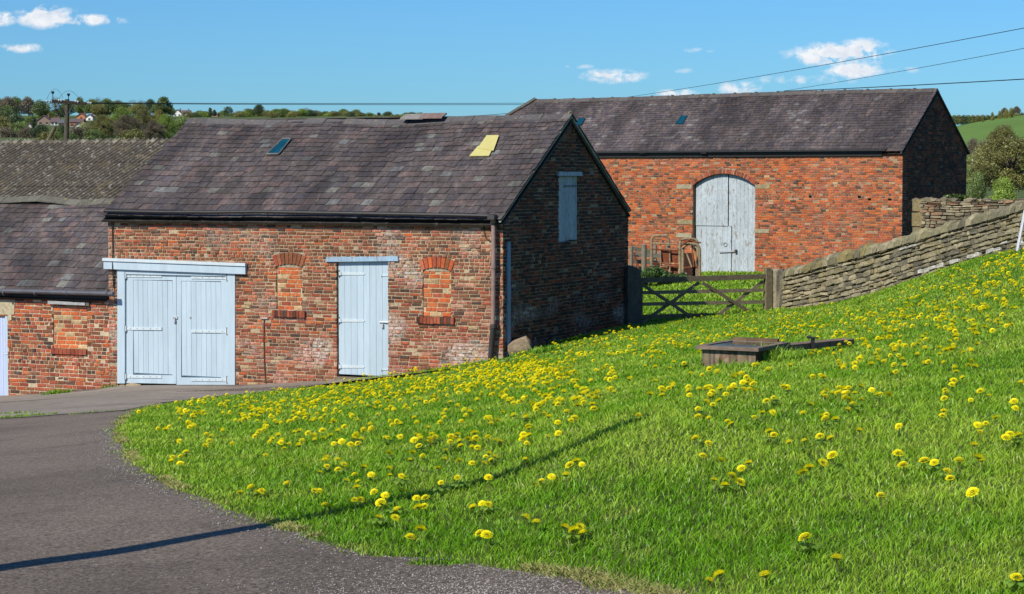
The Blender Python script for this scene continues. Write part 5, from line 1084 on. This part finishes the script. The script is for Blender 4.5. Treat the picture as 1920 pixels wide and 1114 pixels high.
for (px, t_, w_, c, lb) in ((1893, 213, 14, 'g', 'largest yellow gorse bush on the hilltop'), (1883, 216, 10, 'g', 'yellow gorse bush left of the largest one'), (1871, 219, 8, 'g', 'small yellow gorse bush mid hedge'), (1858, 221, 9, 'g', 'yellow gorse bush in the middle of the hedge'), (1840, 225, 5, 'g', 'tiny gorse bush at the left end')):
    o = tree('bush', 'yellow', px, t_, w_, 400, lb, 'gorse bush', 'gorse_bush', 'gorse bushes along the hilltop hedge', pyb=t_+8); o.children[1].color = (.55, .36, .03, 1)
COLR['field'] = (1, 1, 1)
px = 1786
while px < 1935:
    tree('bush', r2.choice(['mid', 'dark', 'olive']), px, 222-(px-1786)*.09+r2.uniform(-1.5, 1), 20, 415, 'low dark hedge bush along the top of the green field', 'hedge bush', 'hedge_bush', 'hedge along the top of the green field', pyb=234); px += 9
# bright pasture on the hill: one draped sheet
def drape(name, us, Ys, mat, lift):
    rows = [[(u*Y, Y) for u in us] for Y in Ys]; return ruled(name, rows, mat, lift)
M['pasture'] = pm('pasture', (.105, .19, .03), 1, (.85, 1.15), .05); drape('pasture', np.linspace(.19, .33, 16), np.geomspace(240, 420, 30), M['pasture'], .15)

# houses on the hill
def house(px0, px1, pyr, pye, pyb, Y, wall, roof, gable, label, wins=2, side=False):
    hh_ = hit((px0+px1)/2, pyb, 450, 1700); Y = hh_.y if hh_ else Y*2.5
    a, b = at(px0, pyb, Y), at(px1, pyb, Y); w_ = b.x-a.x; zr2, ze2, zb2 = at(px0, pyr, Y).z, at(px0, pye, Y).z, at(px0, pyb, Y).z; d = 7.0
    h = tag(empty('house', (a.x, Y, zb2)), label, 'house', 'houses on the far hillside'); H, E = zr2-zb2, ze2-zb2; m = MB(); m.cur = wall
    if gable:    # gable end faces the camera
        m.add([(0, 0, -3), (w_, 0, -3), (w_, 0, E), (w_/2, 0, H-.15), (0, 0, E), (0, d, -3), (w_, d, -3), (w_, d, E), (w_/2, d, H-.15), (0, d, E)], [(0,1,2,3,4), (9,8,7,6,5), (1,6,7,2), (5,0,4,9)])
        m.build('wall', M['plaster'], h); m = MB(); m.cur = roof; s = (H-E)/(w_/2); o = .4
        for q in (((-o, E-o*s), (w_/2, H)), ((w_+o, E-o*s), (w_/2, H))): (xa, za), (xb, zb) = q; m.hexa([(xa, -o, za), (xb, -o, zb), (xb, -o, zb+.3), (xa, -o, za+.3), (xa, d+o, za), (xb, d+o, zb), (xb, d+o, zb+.3), (xa, d+o, za+.3)])
    else:
        m.box(0, w_, 0, d, -3, E); m.add([(0, 0, E), (0, d, E), (0, d/2, H-.2), (w_, 0, E), (w_, d, E), (w_, d/2, H-.2)], [(0,2,1), (3,4,5)]); m.build('wall', M['plaster'], h); m = MB(); m.cur = roof
        for (ya, yb) in ((-.4, d/2), (d+.4, d/2)): m.hexa([(-.3, ya, E-.1), (w_+.3, ya, E-.1), (w_+.3, yb, H), (-.3, yb, H), (-.3, ya, E+.1), (w_+.3, ya, E+.1), (w_+.3, yb, H+.2), (-.3, yb, H+.2)])
    ro = m.build('roof', M['plaster'], h)
    m = MB(); m.cur = (.16, .08, .06, 0); m.box(w_*.7, w_*.7+.8, d/2-.4, d/2+.4, H-1.0, H+1.0); m.build('chimney', M['plaster'], ro)
    for k in range(wins):
        m = MB(); m.cur = (.03, .035, .045, 0); x = w_*(k+.5)/wins; m.box(x-.6, x+.6, -.06, .02, max(.3, E-2.3), max(1.2, E-1.0)); f_ = m.build('window', M['plaster'], h)
        m = MB(); m.cur = (.7, .7, .7, 0); zz = max(.3, E-2.3); m.box(x-.7, x+.7, -.1, -.05, zz-.12, zz); m.build('sill', M['plaster'], f_)
WH, BRK, RFP, RFG = (.75, .74, .70, 0), (.36, .14, .07, 0), (.12, .085, .085, 0), (.10, .10, .11, 0)
for hh in ((0, 22, 203, 212, 222, 520, BRK, RFG, False, 'dark brick house half hidden by trees at the left edge', 2), (70, 94, 217, 226, 234, 410, (.24, .17, .13, 0), RFP, True, 'large brown-roofed house with white bargeboards', 2), (95, 109, 221, 229, 235, 405, WH, RFP, False, 'white house with brown roof beside the large one', 2),
           (109, 122, 224, 231, 238, 400, (.34, .2, .15, 0), RFG, False, 'dark-roofed house just left of the telegraph pole', 1), (131, 155, 223, 229, 238, 395, BRK, RFP, False, 'long low brick house right of the telegraph pole', 3), (140, 155, 231, 236, 243, 370, WH, RFG, True, 'pale gabled house in front of the long low one', 1),
           (144, 160, 213, 218, 226, 470, (.50, .20, .09, 0), (.2, .1, .08, 0), True, 'bright orange brick house with gable to the viewer', 1), (161, 174, 215, 220, 226, 465, WH, RFG, True, 'white gabled house right of the orange brick one', 1), (174, 191, 208.5, 212, 217, 520, WH, RFG, False, 'dark-roofed house with white wall higher on the hill', 2),
           (191, 204, 211, 214, 218, 525, WH, RFP, False, 'small white house at the right end of the hillside row', 2), (31, 42, 236, 240, 246, 350, WH, RFP, True, 'small white gable left of its brighter neighbour', 0), (49, 59, 232, 236, 243, 360, WH, RFP, True, 'small bright white gable among bushes', 0),
           (325, 340, 206, 213, 218, 560, WH, RFG, True, 'white-boarded gabled house at the main roof corner', 2), (340, 356, 207, 212, 218, 565, WH, RFP, False, 'white house right of the gabled one at the roof corner', 2), (356, 372, 211, 214, 219, 600, (.34, .2, .15, 0), RFP, False, 'brown-roofed house above the main ridge', 1),
           (380, 408, 212, 215, 219, 620, (.34, .2, .15, 0), RFP, False, 'long brown-roofed house beyond the main ridge', 3), (466, 482, 212.5, 215, 218, 640, WH, RFG, False, 'tiny white house in the far tree belt', 1)):
    house(*hh)

# ================================================================== LAWN
import time
def in_buildings(X, Y):
    dx, dy = X-FM.o.x, Y-FM.o.y; lx = dx*FM.u.x+dy*FM.u.y; ly = dx*FM.w.x+dy*FM.w.y; a = (lx < .01) & (ly > -.0) & (ly < 6.0)
    dx, dy = X-FB.o.x, Y-FB.o.y; lx = dx*FB.u.x+dy*FB.u.y; ly = dx*FB.w.x+dy*FB.w.y; b = (lx < .05) & (ly > 0)
    wy = np.interp(X, [p[0] for p in WALLP], [p[1] for p in WALLP]); c = (X > WALLP[0][0]) & (Y > wy+.1) & ~((Y > 45.5) & (X < .13*Y))
    dx, dy = X-tr.location.x, Y-tr.location.y; cr_, sr_ = math.cos(tr.rotation_euler.z), math.sin(tr.rotation_euler.z); lx = dx*cr_+dy*sr_; ly = -dx*sr_+dy*cr_; d = (lx > 0) & (lx < Lt) & (ly > 0) & (ly < Wt)
    return a | b | c | d
WALLP = sorted([(at(px, pb, 44.4-(px-1466)/(1905-1466)*8.4).x, at(px, pb, 44.4-(px-1466)/(1905-1466)*8.4).y) for px, pb, _ in WB])
def blades(N, r0, r1, seed, power=.4, hmin=.016, hmax=.046, wbase=.0025, umax=.31, filt=None, hfun=None):
    rng = np.random.default_rng(seed); q = rng.random(N); Y = (r0**power+(r1**power-r0**power)*q)**(1/power); X = (rng.random(N)*2-1)*umax*Y
    k = (X > edge_x(Y)-.02-.13*rng.random(N)**4) & ~in_buildings(X, Y)
    if filt is not None: k &= filt(X, Y)
    X, Y = X[k], Y[k]; n = len(X); Z = gz(X, Y)
    cl = np.array([mnoise.noise(Vector((x*1.6, y*1.6, 0))) for x, y in zip(X[::1], Y[::1])]) if n < 900000 else 0
    ed = np.clip((X-edge_x(Y))/.16, 0, 1); h = (hmin+(hmax-hmin)*rng.random(n)**1.5)*(1+.45*cl)*(.6+.4*ed)
    if hfun is not None: h = h*hfun(X, Y)
    wd = wbase*(Y/8)**.75*(.7+.6*rng.random(n)); an = rng.random(n)*2*math.pi; ba = rng.random(n)*2*math.pi; bend = h*(.35+.95*rng.random(n))
    dx, dy = np.cos(an)*wd, np.sin(an)*wd; bx, by = np.cos(ba)*bend+.12*h, np.sin(ba)*bend
    V_ = np.empty((n, 5, 3)); V_[:, 0] = np.c_[X-dx, Y-dy, Z-.005]; V_[:, 1] = np.c_[X+dx, Y+dy, Z-.005]; V_[:, 2] = np.c_[X+dx*.7+bx*.35, Y+dy*.7+by*.35, Z+h*.6]; V_[:, 3] = np.c_[X-dx*.7+bx*.35, Y-dy*.7+by*.35, Z+h*.6]; V_[:, 4] = np.c_[X+bx, Y+by, Z+h]
    b = np.arange(n)*5; F_ = np.stack([np.c_[b, b+1, b+2], np.c_[b, b+2, b+3], np.c_[b+3, b+2, b+4]], 1).reshape(-1, 3)
    f = (.65+.6*rng.random(n)); yl = 1+.25*rng.random(n); dry = np.where(rng.random(n) < .02, .6, 0)+np.where((ed < .5) & (rng.random(n) < .28*(1-ed)), .5, 0)
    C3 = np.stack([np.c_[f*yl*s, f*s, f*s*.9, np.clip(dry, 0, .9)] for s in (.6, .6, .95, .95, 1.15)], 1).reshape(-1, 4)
    return V_.reshape(-1, 3), F_, C3
def edge_blades(N, seed):
    """dry, straw coloured turf creeping unevenly over the tarmac edge"""
    rng = np.random.default_rng(seed); CV = EC0[(EC0[:, 1] > 6.4) & (EC0[:, 1] < 30)]; w_ = 1/CV[:, 1]; w_ /= w_.sum(); k = rng.choice(len(CV), N, p=w_); t_ = np.gradient(CV, axis=0)[k]; t_ /= np.hypot(t_[:, 0], t_[:, 1])[:, None]
    nn = np.c_[t_[:, 1], -t_[:, 0]]; wid = np.array([max(0, .0+.15*mnoise.noise(Vector((q*.035, 0, 9)))+.05*mnoise.noise(Vector((q*.2, 3, 9)))) for q in range(len(CV))])[k]
    sd_ = np.sign((edge_x(CV[k, 1]+nn[:, 1]*.3)-(CV[k, 0]+nn[:, 0]*.3))); d = sd_*(wid*(rng.random(N)**.8)-.06*rng.random(N)); kp = wid > .018; k, wid, nn, d = k[kp], wid[kp], nn[kp], d[kp]; N = len(k); X = CV[k, 0]+nn[:, 0]*d+rng.normal(size=N)*.012; Y = CV[k, 1]+nn[:, 1]*d+rng.normal(size=N)*.012; Z = gz(X, Y)+.004
    n = N; h = .010+.022*rng.random(n); wd = .003*(Y/8)**.7; an = rng.random(n)*6.283; ba = rng.random(n)*6.283; bend = h*(.6+1.2*rng.random(n)); dx, dy = np.cos(an)*wd, np.sin(an)*wd; bx, by = np.cos(ba)*bend, np.sin(ba)*bend
    V_ = np.empty((n, 5, 3)); V_[:, 0] = np.c_[X-dx, Y-dy, Z]; V_[:, 1] = np.c_[X+dx, Y+dy, Z]; V_[:, 2] = np.c_[X+dx*.8+bx*.4, Y+dy*.8+by*.4, Z+h*.6]; V_[:, 3] = np.c_[X-dx*.8+bx*.4, Y-dy*.8+by*.4, Z+h*.6]; V_[:, 4] = np.c_[X+bx, Y+by, Z+h]
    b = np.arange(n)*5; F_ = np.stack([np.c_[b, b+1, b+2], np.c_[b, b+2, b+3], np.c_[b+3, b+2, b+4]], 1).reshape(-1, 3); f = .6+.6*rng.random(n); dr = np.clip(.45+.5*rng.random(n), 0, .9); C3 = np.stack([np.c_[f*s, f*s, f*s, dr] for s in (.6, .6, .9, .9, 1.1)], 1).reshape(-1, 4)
    return V_.reshape(-1, 3), F_, C3
def lawn(name, parts, label=None, cat='grass'):
    off = 0; VV, FF, CC = [], [], []
    for V_, F_, C3 in parts: VV.append(V_); FF.append(F_+off); CC.append(C3); off += len(V_)
    o = bpy.data.objects.new(name, mesh_np(name, np.concatenate(VV), np.concatenate(FF), np.concatenate(CC), M['grass'])); COL.objects.link(o); o['kind'] = 'stuff'
    return tag(o, label, cat)
GN = 1.0
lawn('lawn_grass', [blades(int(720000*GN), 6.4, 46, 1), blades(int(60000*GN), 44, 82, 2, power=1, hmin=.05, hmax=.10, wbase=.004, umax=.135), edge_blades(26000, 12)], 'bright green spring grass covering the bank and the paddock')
def near_(cx, cy, r): return lambda X, Y: np.hypot(X-cx, Y-cy) < r
def clump(name, cx, cy, r, n, h, label, seed, cat='grass clump', umask=None):
    rng = np.random.default_rng(seed); a = rng.random(n)*6.283; q = r*np.sqrt(rng.random(n)); X = cx+np.cos(a)*q*1.6; Y = cy+np.sin(a)*q*.6; Z = gz(X, Y); hh = h*(.4+.8*rng.random(n))*(1-.5*q/r); wd = .004*(cy/12)**.7*np.ones(n); an = rng.random(n)*6.283; ba = rng.random(n)*6.283; bend = hh*(.2+.6*rng.random(n)); dx, dy = np.cos(an)*wd, np.sin(an)*wd; bx, by = np.cos(ba)*bend, np.sin(ba)*bend
    V_ = np.empty((n, 5, 3)); V_[:, 0] = np.c_[X-dx, Y-dy, Z]; V_[:, 1] = np.c_[X+dx, Y+dy, Z]; V_[:, 2] = np.c_[X+dx*.8+bx*.3, Y+dy*.8+by*.3, Z+hh*.6]; V_[:, 3] = np.c_[X-dx*.8+bx*.3, Y-dy*.8+by*.3, Z+hh*.6]; V_[:, 4] = np.c_[X+bx, Y+by, Z+hh]
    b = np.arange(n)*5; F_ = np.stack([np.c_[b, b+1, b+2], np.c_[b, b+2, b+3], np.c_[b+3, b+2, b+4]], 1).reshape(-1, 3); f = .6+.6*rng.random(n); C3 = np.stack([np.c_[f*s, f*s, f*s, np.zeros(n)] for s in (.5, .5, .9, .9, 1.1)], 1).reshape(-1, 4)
    o = bpy.data.objects.new(name, mesh_np(name, V_.reshape(-1, 3), F_, C3, M['grass'])); COL.objects.link(o); return tag(o, label, cat)
for px, py, r, n, h, lb in ((1330, 688, .22, 500, .16, 'longer grass tuft at the left foot of the water trough'), (1432, 682, .30, 900, .20, 'long grass tuft at the right corner of the water trough'), (1500, 656, .3, 500, .12, 'grass tuft under the rusty beam'), (1380, 694, .25, 400, .10, 'short grass tuft before the middle of the trough'),
                            (1005, 664, .3, 500, .16, 'grass tuft right of the tan boulder'), (950, 684, .2, 300, .12, 'grass tuft at the foot of the brick corner'), (45, 783, .3, 260, .07, 'grass strip in the joint of the concrete, left edge'), (105, 740, .18, 200, .16, 'weed tuft at the foot of the low shed wall'), (180, 774, .25, 120, .04, 'thin grass in the concrete joint near the lawn'), (12, 778, .3, 200, .06, 'grass tuft in the concrete joint at the far left'), (208, 727, .14, 90, .1, 'small weed by the garage door frame'), (820, 1060, .09, 260, .05, 'low weed growing at the tarmac edge'), (695, 703, .25, 160, .07, 'weed tuft at the foot of the single door')):
    q = hit(px, py); clump('grass_tuft', q.x, q.y, r, n, h, lb, int(px))
# nettles in front of the crush
rng = np.random.default_rng(4); cen = []
for k in range(46): t2 = rng.random(); px = 1192+t2*95; Y = 67.6-rng.random()*2.2; p = at(px, 520, Y); g0 = float(gz(p.x, p.y)); cen.append((p.x, p.y, g0+.12+.25*math.exp(-((px-1222)/26)**2)*rng.random()*1.6, .22))
V_, f = leaf_quads(cen, [1]*len(cen), 120, .05, rng, .8, .3); n = len(f); o = bpy.data.objects.new('nettles', mesh_np('nettles', V_, np.arange(n*4).reshape(-1, 4), np.repeat(np.c_[f*.07, f*.13, f*.03, np.zeros(n)], 4, 0), M['leaf'])); COL.objects.link(o); tag(o, 'dark green nettles growing in front of the rusty cattle crush', 'nettles', kind='stuff')
cen = []
for k in range(14): p = at(1775+rng.random()*36, 374, 59.8); cen.append((p.x, p.y, p.z+.05, .13))
V_, f = leaf_quads(cen, [1]*len(cen), 60, .04, rng, .7, .3); n = len(f); o = bpy.data.objects.new('ivy', mesh_np('ivy', V_, np.arange(n*4).reshape(-1, 4), np.repeat(np.c_[f*.10, f*.16, f*.03, np.zeros(n)], 4, 0), M['leaf'])); COL.objects.link(o); tag(o, 'small green plant growing on top of the rubble wall', 'plant')

# ================================================================== DANDELIONS
def flower_mesh(seed):
    r2 = random.Random(seed); m = MB(); R_ = .021
    for ring, (n, ra, rb, za, zb) in enumerate(((20, .5, 1.0, .002, .002), (20, .45, .95, .004, .007), (18, .35, .84, .008, .012), (14, .2, .66, .012, .0165), (10, .0, .42, .015, .019))):
        for k in range(n):
            a = 2*math.pi*(k+ring*.5)/n+r2.uniform(-.08, .08); w_ = .95*math.pi/n; l = rb*r2.uniform(.88, 1.08); c = (1.0, .94-.015*ring+r2.uniform(-.05, .05), .012, 0)
            p = lambda r, an, z: (math.cos(an)*r*R_, math.sin(an)*r*R_, z)
            m.add([p(ra, a-w_*.6, za), p(l*.97, a-w_, zb), p(l, a+w_*.9, zb), p(ra, a+w_*.6, za)], [(0, 1, 2, 3)], c)
    for k in range(10):
        a = 2*math.pi*k/10; p = lambda r, an, z: (math.cos(an)*r, math.sin(an)*r, z); m.add([p(.004, a-.3, -.006), p(.004, a+.3, -.006), p(.013, a+.2, .003), p(.013, a-.2, .003)], [(0, 1, 2, 3)], (.10, .16, .03, 0))
    return m
FMS = []
for k in range(4): o = flower_mesh(k).build('flower_head', M['petal']); FMS.append(o.data); bpy.data.objects.remove(o)
m = MB(); m.tube([(0, 0, -1), (.004, .002, -.5), (0, 0, 0)], .0022, 5, (.24, .22, .10, 0), cap=False); o = m.build('stem', M['petal']); STEM = o.data; bpy.data.objects.remove(o)
m = MB(); r2 = random.Random(1)
for k in range(9):
    a = k*.7+r2.random()*.3; l = r2.uniform(.06, .1); P_ = lambda t_, s: (math.cos(a)*t_*l-math.sin(a)*s, math.sin(a)*t_*l+math.cos(a)*s, .01+.035*math.sin(t_*2.4)); pr = [(.0, .003), (.3, .006), (.38, .012), (.5, .007), (.6, .015), (.72, .009), (.82, .016), (1, .001)]
    vs = [P_(t_, s) for t_, s in pr]+[P_(t_, -s) for t_, s in pr]; m.add(vs, [(i, i+1, i+9, i+8) for i in range(7)], (.20*r2.uniform(.8, 1.2), .33, .035, 0))
o = m.build('leaf_rosette', M['leaf']); ROS = o.data; bpy.data.objects.remove(o)
ZA = [(452,267),(550,268),(1012,258),(1132,250),(1127,278),(1100,292),(1231,252),(1275,250),(1257,288),(1352,254),(1392,243),(1345,214),(1544,232),(1586,236),(1572,258),(1692,228),(948,285),(908,333),(968,333),(772,330),(412,338),(404,354),(475,378),(413,398),(477,428),(573,437),(628,420),(670,453),(371,460),(775,428),(777,468),(857,448),(845,482),(526,515),(592,495),(585,524),(896,384),(1055,400),(1098,374),(1178,386),(1255,370),(1325,380),(1334,338),(1352,318),(1388,352),(1366,362),(1563,388),(1572,366),(1822,420),(1860,382),(1893,378),(1612,492),(1658,478),(1718,463),(1800,487),(1350,498),(1169,496),(1075,522),(686,541),(841,549),(984,571),(368,549),(340,568),(181,527),(402,624),(428,636),(572,620),(605,612),(750,603),(724,638),(732,656),(820,650),(945,640),(977,624),(932,614),(1260,652),(1347,638),(1314,628),(713,711),(808,735),(897,822),(955,806),(1338,838),(1300,826),(1566,728),(1628,758),(1790,780),(1848,800),(1882,780),(1898,800),(1085,912),(84,270),(128,267),(152,250),(95,250),(145,262),(250,262),(268,246),(55,326),(35,540),(5,540),(222,202),(390,212),(435,200),(475,175),(515,168),(627,184),(665,186),(750,216),(765,238),(838,218),(934,160),(1000,162),(588,128),(1195,124),(1432,90),(1340,120),(1400,112),(1360,133),(1568,108),(1580,145),(1585,168),(1752,155),(1756,192),(1830,152),(1850,118)]
ZB = [(32,30),(68,22),(152,30),(229,18),(74,73),(110,90),(500,14),(521,13),(741,22),(730,42),(737,58),(779,28),(817,36),(845,48),(857,25),(900,34),(940,52),(937,15),(996,26),(1044,30),(1090,30),(449,68),(409,98),(443,138),(340,170),(385,166),(211,202),(88,184),(25,135),(28,156),(720,178),(744,186),(794,188),(737,210),(614,158),(1148,227),(926,272),(449,270),(425,284),(534,334),(621,338),(707,298),(766,307),(84,332),(8,280),(15,295),(53,411),(155,411),(269,447),(308,440),(777,410),(723,453),(647,452),(612,485),(116,540),(174,552),(214,546),(260,537),(1172,448),(1143,412),(1290,424),(1346,444),(1417,486),(1484,430),(1592,442),(1610,416),(1434,549),(1560,642),(1046,655),(624,896),(797,1020),(403,1070),(90,1085),(145,1098),(1610,14),(1602,34),(1652,34),(1790,88),(1798,122),(1688,202),(1632,236),(1600,280),(1568,315),(1765,305),(1812,293),(1745,325),(1402,78),(1587,222),(1803,1108)]
FP = [(480+x/3.097, 760+y/3.097) for x, y in ZA]+[(1300+x/2.979, 740+y/2.979) for x, y in ZB]
for x, y in ((940,427),(872,458),(866,475),(910,488),(1055,380),(1037,388),(798,300),(835,318),(855,305),(905,382),(1125,325),(1122,302),(1212,643),(1268,632)): FP.append((x/2.692, 700+y/2.692))
r2 = random.Random(99)
BL = [(640, 745, 210, 26, 3.8), (820, 715, 190, 30, 4.6), (960, 700, 100, 22, 4.2), (470, 778, 130, 32, 1.4), (1100, 655, 130, 20, 2.2), (1040, 740, 200, 28, 1.2), (1260, 640, 170, 20, 1.6), (1470, 612, 170, 20, 2.0), (1640, 600, 150, 24, 1.6), (1780, 560, 150, 40, 1.8), (1880, 505, 70, 26, 1.6), (1860, 560, 100, 50, 1.2), (1640, 650, 170, 36, 1.2), (1250, 730, 170, 40, .9), (1500, 720, 220, 40, .35), (1800, 660, 140, 60, .6), (640, 830, 220, 40, .30), (900, 800, 200, 40, .5), (700, 770, 220, 30, .9)]
wsum = sum(b[4]*b[2]**.5 for b in BL); tgt = 2600
while len(FP) < tgt:
    q = r2.random()*wsum
    for b in BL:
        q -= b[4]*b[2]**.5
        if q <= 0: break
    x, y = r2.gauss(b[0], b[2]*.72), r2.gauss(b[1], b[3]*.72)
    if b[0] < 1000 and b[1] > 690 and b[2] > 150: y += -.10*(x-b[0])
    if b[0] > 1700: y += -.25*(x-b[0])
    for _ in range(r2.choice([1, 1, 2, 3])): FP.append((x+r2.gauss(0, 9), y+r2.gauss(0, 3.2)))
FL = []
for px, py in FP:
    if not (-20 < px < 1990) or py < 470: continue
    h = hit(px, py+1)
    if h is None or h.y > 47: continue
    X = np.array([h.x]); Y = np.array([h.y])
    if h.x < float(edge_x(h.y))+.06 or bool(in_buildings(X, Y)[0]): continue
    FL.append((h.y, h.x))
FL.sort(); print('dandelions', len(FL))
base_lbl = 'yellow dandelion in full flower growing in the lawn'
sm = MB(); hv = []
for i, (Y, X) in enumerate(FL):
    z0 = float(gz(X, Y)); hgt = r2.uniform(.03, .08); s = r2.uniform(.85, 1.2) * (1.0 if Y < 14 else 1.16); tx, ty = r2.gauss(.05, .14), r2.gauss(-.05, .14); rz = r2.random()*6.28
    # the listed spot is the flower's place on the slope as seen; step the foot back under it
    if i < 300:
        t = empty('dandelion', (X, Y, z0), 0, base_lbl, 'dandelion', 'dandelions in the lawn')
        st = bpy.data.objects.new('stem', STEM); COL.objects.link(st); st.parent = t; st.location = (0, 0, hgt); st.scale = (1, 1, hgt)
        fl_ = bpy.data.objects.new('flower_head', FMS[i % 4]); COL.objects.link(fl_); fl_.parent = t; fl_.location = (0, 0, hgt); s *= 1.10 if Y < 11 else .98; fl_.scale = (s*1.1, s*1.1, s*.85); fl_.rotation_euler = (-ty+.30, tx, rz)
        if i % 5 == 0:
            ro = bpy.data.objects.new('leaf_rosette', ROS); COL.objects.link(ro); ro.parent = t; ro.rotation_euler = (0, 0, rz); ro.scale = (.8, .8, 1.0)
    else:
        Mx = Matrix.Translation((X, Y, z0+hgt)) @ Matrix.Rotation(rz, 4, 'Z') @ Matrix.Rotation(tx+.1, 4, 'Y') @ Matrix.Rotation(-ty+.15, 4, 'X') @ Matrix.Scale(s*1.1, 4)
        hv.append((Mx, i % 4)); 
bv = [(np.array([v.co for v in me.vertices]), [tuple(p.vertices) for p in me.polygons], np.array([d.color for d in me.attributes['col'].data])) for me in FMS]
VV, FF, CC, off = [], [], [], 0
for Mx, k in hv:
    v, f, c = bv[k]; A_ = np.array(Mx); VV.append(v@A_[:3, :3].T+A_[:3, 3]); FF.append(np.array(f)+off); CC.append(c); off += len(v)
o = bpy.data.objects.new('far_dandelions', mesh_np('far_dandelions', np.concatenate(VV), np.concatenate(FF), np.concatenate(CC), M['petal'])); COL.objects.link(o)
tag(o, 'carpet of many small yellow dandelions farther up the bank towards the buildings', 'dandelions', kind='stuff')

# loose chippings along the crumbling edge of the tarmac
rng = np.random.default_rng(8); sm = MB(); r2 = random.Random(8)
for k in range(1300):
    y = 7.7+(r2.random()**1.6)*14; x = float(edge_x(y))+-.04-abs(r2.gauss(0, .11)); z = float(gz(x, y))+.008; s_ = r2.uniform(.003, .007)*(1+.03*y); g_ = r2.uniform(.07, .26); c = (g_, g_*.93, g_*.86, 0); a = r2.random()*3
    p = [(x+s_*math.cos(a+q*1.57)*r2.uniform(.7, 1.2), y+s_*math.sin(a+q*1.57)*r2.uniform(.7, 1.2), z) for q in range(4)]; sm.add(p+[(x, y, z+s_*r2.uniform(.5, 1))], [(0, 1, 4), (1, 2, 4), (2, 3, 4), (3, 0, 4)], c)
for k in range(7000):
    px, py = r2.gauss(900, 190), 1150-abs(r2.gauss(0, 52)); h = hit(px, py, 6.1)
    if h is None or h.x > float(edge_x(h.y))-.01: continue
    s_ = r2.uniform(.002, .0055); g_ = r2.uniform(.08, .40); c = (g_, g_*.92, g_*.84, 0); a = r2.random()*3; x, y, z = h.x, h.y, h.z+.007
    p = [(x+s_*math.cos(a+q*1.57)*r2.uniform(.7, 1.2), y+s_*math.sin(a+q*1.57)*r2.uniform(.7, 1.2), z) for q in range(4)]; sm.add(p+[(x, y, z+s_*r2.uniform(.5, 1))], [(0, 1, 4), (1, 2, 4), (2, 3, 4), (3, 0, 4)], c)
tag(sm.build('chippings', M['plaster']), 'loose grey chippings scattered along the edge of the tarmac', 'chippings', kind='stuff')
